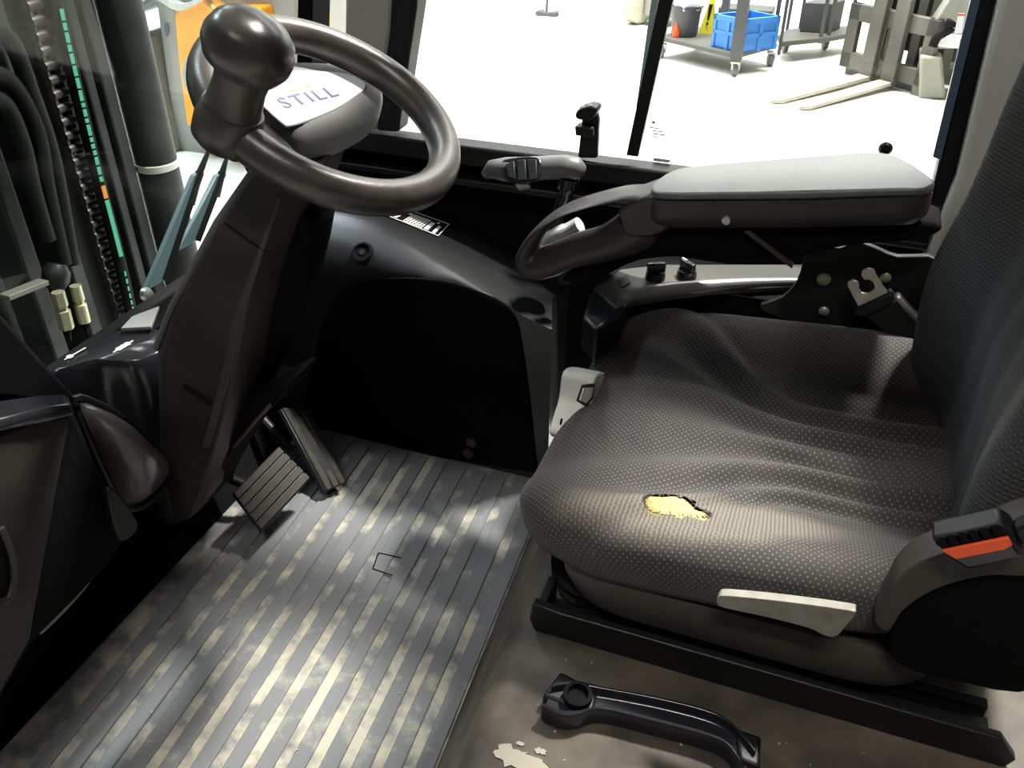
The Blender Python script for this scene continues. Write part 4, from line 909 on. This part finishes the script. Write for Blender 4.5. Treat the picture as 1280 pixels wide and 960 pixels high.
# dark bin with bag
bn = thing('waste_bin', pz(858, 47, dk), 'dark grey round bin with a plastic bag on the trolley', 'bin')
pb = pz(852, 47, dk) + A((0, .1, 0))
MB().lathe([(.10, 0), (.105, .01), (.12, .21), (.13, .22), (.13, .235), (.115, .235), (.095, .02), (.001, .02)], pb, (0, 0, 1), 24).build('bin_body', BUCKM, bn)
bag = []
for h, r in ((.19, .105), (.24, .125), (.28, .12), (.34, .10), (.38, .06), (.4, .02)):
    bag.append([pb + A((r * (1 + .12 * math.sin(5 * k + h * 30)) * math.cos(k * math.pi / 10), r * (1 + .12 * math.sin(4 * k + h * 20)) * math.sin(k * math.pi / 10), h)) for k in range(20)])
MB().loft(bag).build('plastic_bag', BAGM, bn)
# red bottle and coil
rb = pz(844, 47, dk)
MB().lathe([(.03, 0), (.032, .05), (.02, .075), (.012, .09), (.012, .11), (.001, .11)], rb + A((0, .02, 0)), (0, 0, 1), 14).build('red_bottle', RED, label='small red bottle beside the dark bin on the trolley', cat='bottle')
MB().tube([pz(842, 28, dk) + A((.05 * math.cos(t), .16, .13 + .10 * math.sin(t))) for t in np.linspace(0, 2 * math.pi, 24, endpoint=False)], .010, 8, True).build('cable_coil', BAGM, label='pale cable coil leaning on the dark bin', cat='cable')
# yellow floor sign
ys = thing('warning_sign', pz(882, 42, dk), 'yellow wet floor sign with black mark on the trolley', 'sign')
s0, s1 = pz(873, 42, dk), pz(890, 42, dk); top_ = (s0 + s1) / 2 + A((.02, .04, .27)); bk_ = A((0, .10, 0))
MB().prism([s0, s1, top_ + (s1 - s0) * .14, top_ - (s1 - s0) * .14], (0, .012, 0)).build('front_panel', SIGNY, ys)
MB().prism([s0 + bk_, s1 + bk_, top_ + (s1 - s0) * .14 + A((0, .02, 0)), top_ - (s1 - s0) * .14 + A((0, .02, 0))], (0, .012, 0)).build('rear_panel', SIGNY, ys)
mm = (s0 + s1) / 2
MB().prism([mm + (top_ - mm) * .38 + A((-.008, -.002, 0)), mm + (top_ - mm) * .38 + A((.008, -.002, 0)), mm + (top_ - mm) * .82 + A((.016, -.002, 0)), mm + (top_ - mm) * .82 + A((-.016, -.002, 0))], (0, -.003, 0)).build('mark', SEAM, ys)
MB().prism([mm + (top_ - mm) * .24 + A((-.008, -.003, 0)), mm + (top_ - mm) * .24 + A((.008, -.003, 0)), mm + (top_ - mm) * .31 + A((.008, -.003, 0)), mm + (top_ - mm) * .31 + A((-.008, -.003, 0))], (0, -.003, 0)).build('mark', SEAM, ys)
# dark tray behind the crate
dt = pz(905, 42, dk) + A((.05, .30, 0))
MB().box(dt + A((.06, .12, .07)), (.45, .22, .14)).build('dark_case', BUCKM, bevel=.01, label='flat dark case behind the blue crate', cat='case')
# second trolley
d1 = pz(1030, 63, GZ); d0 = pz(985, 78, GZ)
t2 = thing('flat_trolley', d1, 'grey trolley with a dark box behind the fork carriage', 'trolley')
MB().prism([A((*pz(a, b, dk)[:2], dk)) for a, b in [(978, 52), (1038, 46), (1072, 40), (1064, 32), (985, 36), (972, 44)]], (0, 0, -.04)).build('deck', CARTD, t2, bevel=.006)
for p in (pz(1030, 62, GZ), pz(980, 66, GZ)): caster(p, t2)
for (a, b) in ((1026, 46), (1036, 44), (1062, 36)):
    p = pz(a, b, dk); MB().bar(p - A((0, 0, .05)), p + A((0, 0, 1.2)), .03, .03, up=(0, 1, 0)).build('post', CARTM, t2)
for (a, b) in ((976, 52), (984, 36), (1000, 34)):
    p = pz(a, b, dk); MB().bar(p - A((0, 0, .10)), p + A((0, 0, 1.2)), .025, .025, up=(0, 1, 0)).build('post', CARTM, t2)
bx_ = [pz(999, 40, dk), pz(1034, 42, dk), pz(1050, 36, dk)]
bx_.append(bx_[0] + bx_[2] - bx_[1])
MB().prism(bx_, (0, 0, .23)).build('dark_box', mat('dark_green_grey', (.055, .065, .06), .5), bevel=.008, label='dark green grey box on the rear trolley', cat='box')
# broom
bm_ = thing('floor_squeegee', pz(683, 19, GZ), 'grey floor squeegee standing far out on the hall floor', 'squeegee')
p = pz(683, 20, GZ)
MB().box(p + A((0, 0, .02)), (.22, .05, .04)).box(p + A((-.07, .02, .02)), (.06, .10, .05)).box(p + A((.08, .02, .02)), (.06, .10, .05)).build('squeegee_head', CARTM, bm_, bevel=.008)
MB().tube([p + A((0, 0, .03)), p + A((.02, .1, 1.4))], .013, 10).build('squeegee_pole', CARTM, bm_)
# machine tyre in the distance
ty_ = thing('far_machine', pz(800, 32, GZ), 'far machine with beige wheel left of the window bar', 'machine')
p = pz(792, 33, GZ)
MB().lathe([(.06, -.09), (.17, -.08), (.20, -.05), (.20, .05), (.17, .08), (.06, .09)], p + A((0, .15, .20)), (1, -.5, 0), 24).build('tyre', mat('beige_tyre', (.42, .41, .33), .6), ty_)
MB().box(p + A((.32, .25, .33)), (.5, .4, .5)).build('machine_body', mat('machine_grey', (.25, .23, .21), .5), ty_, bevel=.03)
MB().box(p + A((.05, .30, .55)), (.35, .4, .35)).build('machine_cover', TRUCKD, ty_, bevel=.03)

# ------------------------------------------------------------------ parked fork truck seen through the side window
fk = thing('fork_truck', pz(1130, 118, GZ), 'parked fork truck with two lowered forks beyond the side window', 'fork truck')
# carriage frame from its lower corners
fl, fr_ = pz(1046, 92, GZ), pz(1152, 122, GZ)
dirc = fr_ - fl; Lc = np.linalg.norm(dirc); dirc /= Lc; outc = A((-dirc[1], dirc[0], 0)); outc = outc if outc[0] < 0 else -outc   # towards the fork tips
def fc(a, h, o_=0): return fl + dirc * a + A((0, 0, h)) + outc * o_
def cbar(a0, h0, a1, h1, th, name, m, o_=0): MB().prism([fc(a0, h0, o_), fc(a1, h0, o_), fc(a1, h1, o_), fc(a0, h1, o_)], -outc * th).build(name, m, fk, bevel=.008)
cbar(0, .40, Lc, .52, .05, 'carriage_bar', FORKM); cbar(0, .06, Lc, .18, .05, 'carriage_bar', FORKM)
cbar(0, .06, .10, .52, .05, 'carriage_end', FORKM); cbar(Lc - .10, .0, Lc, .52, .05, 'carriage_end', FORKM)
cbar(Lc * .45, .10, Lc * .53, .45, .06, 'carriage_rib', FORKM, -.02)
cbar(.02, .0, Lc - .1, .07, .1, 'carriage_foot', TRUCKD, -.06)
for (ta, tipx) in ((Lc * .30, (965, 124)), (Lc * .55, (1000, 132))):
    MB().prism([fc(ta, .03, .045), fc(ta + .11, .03, .045), fc(ta + .11, .62, .045), fc(ta, .62, .045)], -outc * .05).build('fork_shank', FORKM, fk, bevel=.006)
    a, b = fc(ta, .03, .05), fc(ta + .11, .03, .05); tp_ = pz(*tipx, GZ + .03); dl = tp_ - (a + b) / 2
    MB().prism([a + A((0, 0, .03)), b + A((0, 0, .03)), b + dl * .96 - dirc * .0, (a + b) / 2 + dl, a + dl * .97], (0, 0, -.025)).build('fork_blade', mat('polished_fork', (.46, .44, .37), .45, metal=.1), fk, bevel=.004)
for a in (.22, .36, .60, .74, .88):
    MB().prism([fc(Lc * a, .1, -.16), fc(Lc * a + .07, .1, -.16), fc(Lc * a + .07, 2.4, -.16), fc(Lc * a, 2.4, -.16)], -outc * .12).build('mast_channel', mat('mast_grey', (.08, .078, .066), .5), fk)
cbar(.08 * Lc, .2, .98 * Lc, 2.2, .03, 'mast_shield', mat('shield_grey', (.05, .05, .046), .5), -.30)
MB().box(fc(Lc * .55, .6, -1.2), (1.1, 1.5, 1.0)).build('truck_chassis', CREAM, fk, bevel=.05)
MB().prism(PY(6.95, [(1150, 70), (1178, 72), (1182, 124), (1148, 126)]), (0, .5, 0)).build('front_wheel_guard', CREAM, fk, bevel=.02)
MB().prism(PY(6.9, [(1172, 44), (1210, 48), (1205, 62), (1172, 58)]), (0, .4, 0)).build('step', WHITEP, fk, bevel=.01)
MB().prism(PY(7.0, [(1165, 30), (1190, -10), (1250, -10), (1250, 60), (1165, 62)]), (0, .3, 0)).build('side_cover', mat('truck_silver', (.36, .36, .32), .5), fk, bevel=.02)
MB().tube(sm(PY(6.86, [(1166, 58), (1172, 46), (1186, 38), (1190, 32), (1182, 28)]), 4), .03, 8).build('cable_hose', RUBBER, fk)
MB().prism(PY(6.84, [(1198, 17), (1206, 17), (1202, 42), (1193, 42)]), (0, .01, 0)).build('warning_label', BAGM, fk)
MB().prism(PY(6.835, [(1198, 17), (1206, 17), (1205.5, 20), (1197, 20)]), (0, .004, 0)).build('warning_label_head', RED, fk)

# crumbs of dirt scattered over the hood and the mat
rc = random.Random(11); cm = MB()
for i in range(70):
    if i < 45: x, y, z = rc.uniform(-.2, .3), rc.uniform(.45, .69), HZ
    else: x, y, z = rc.uniform(-.9, -.4), rc.uniform(.45, 1.2), .0078
    r = rc.uniform(.0008, .0022); cm.box((x, y, z + r * .5), (r * 1.6, r, r), Matrix.Rotation(rc.uniform(0, 3), 3, 'Z'))
cm.build('dirt_crumbs', mat('pale_crumbs', (.38, .34, .22), .8), kind='stuff', label='pale dirt crumbs scattered on hood and mat', cat='dirt', smooth=0)
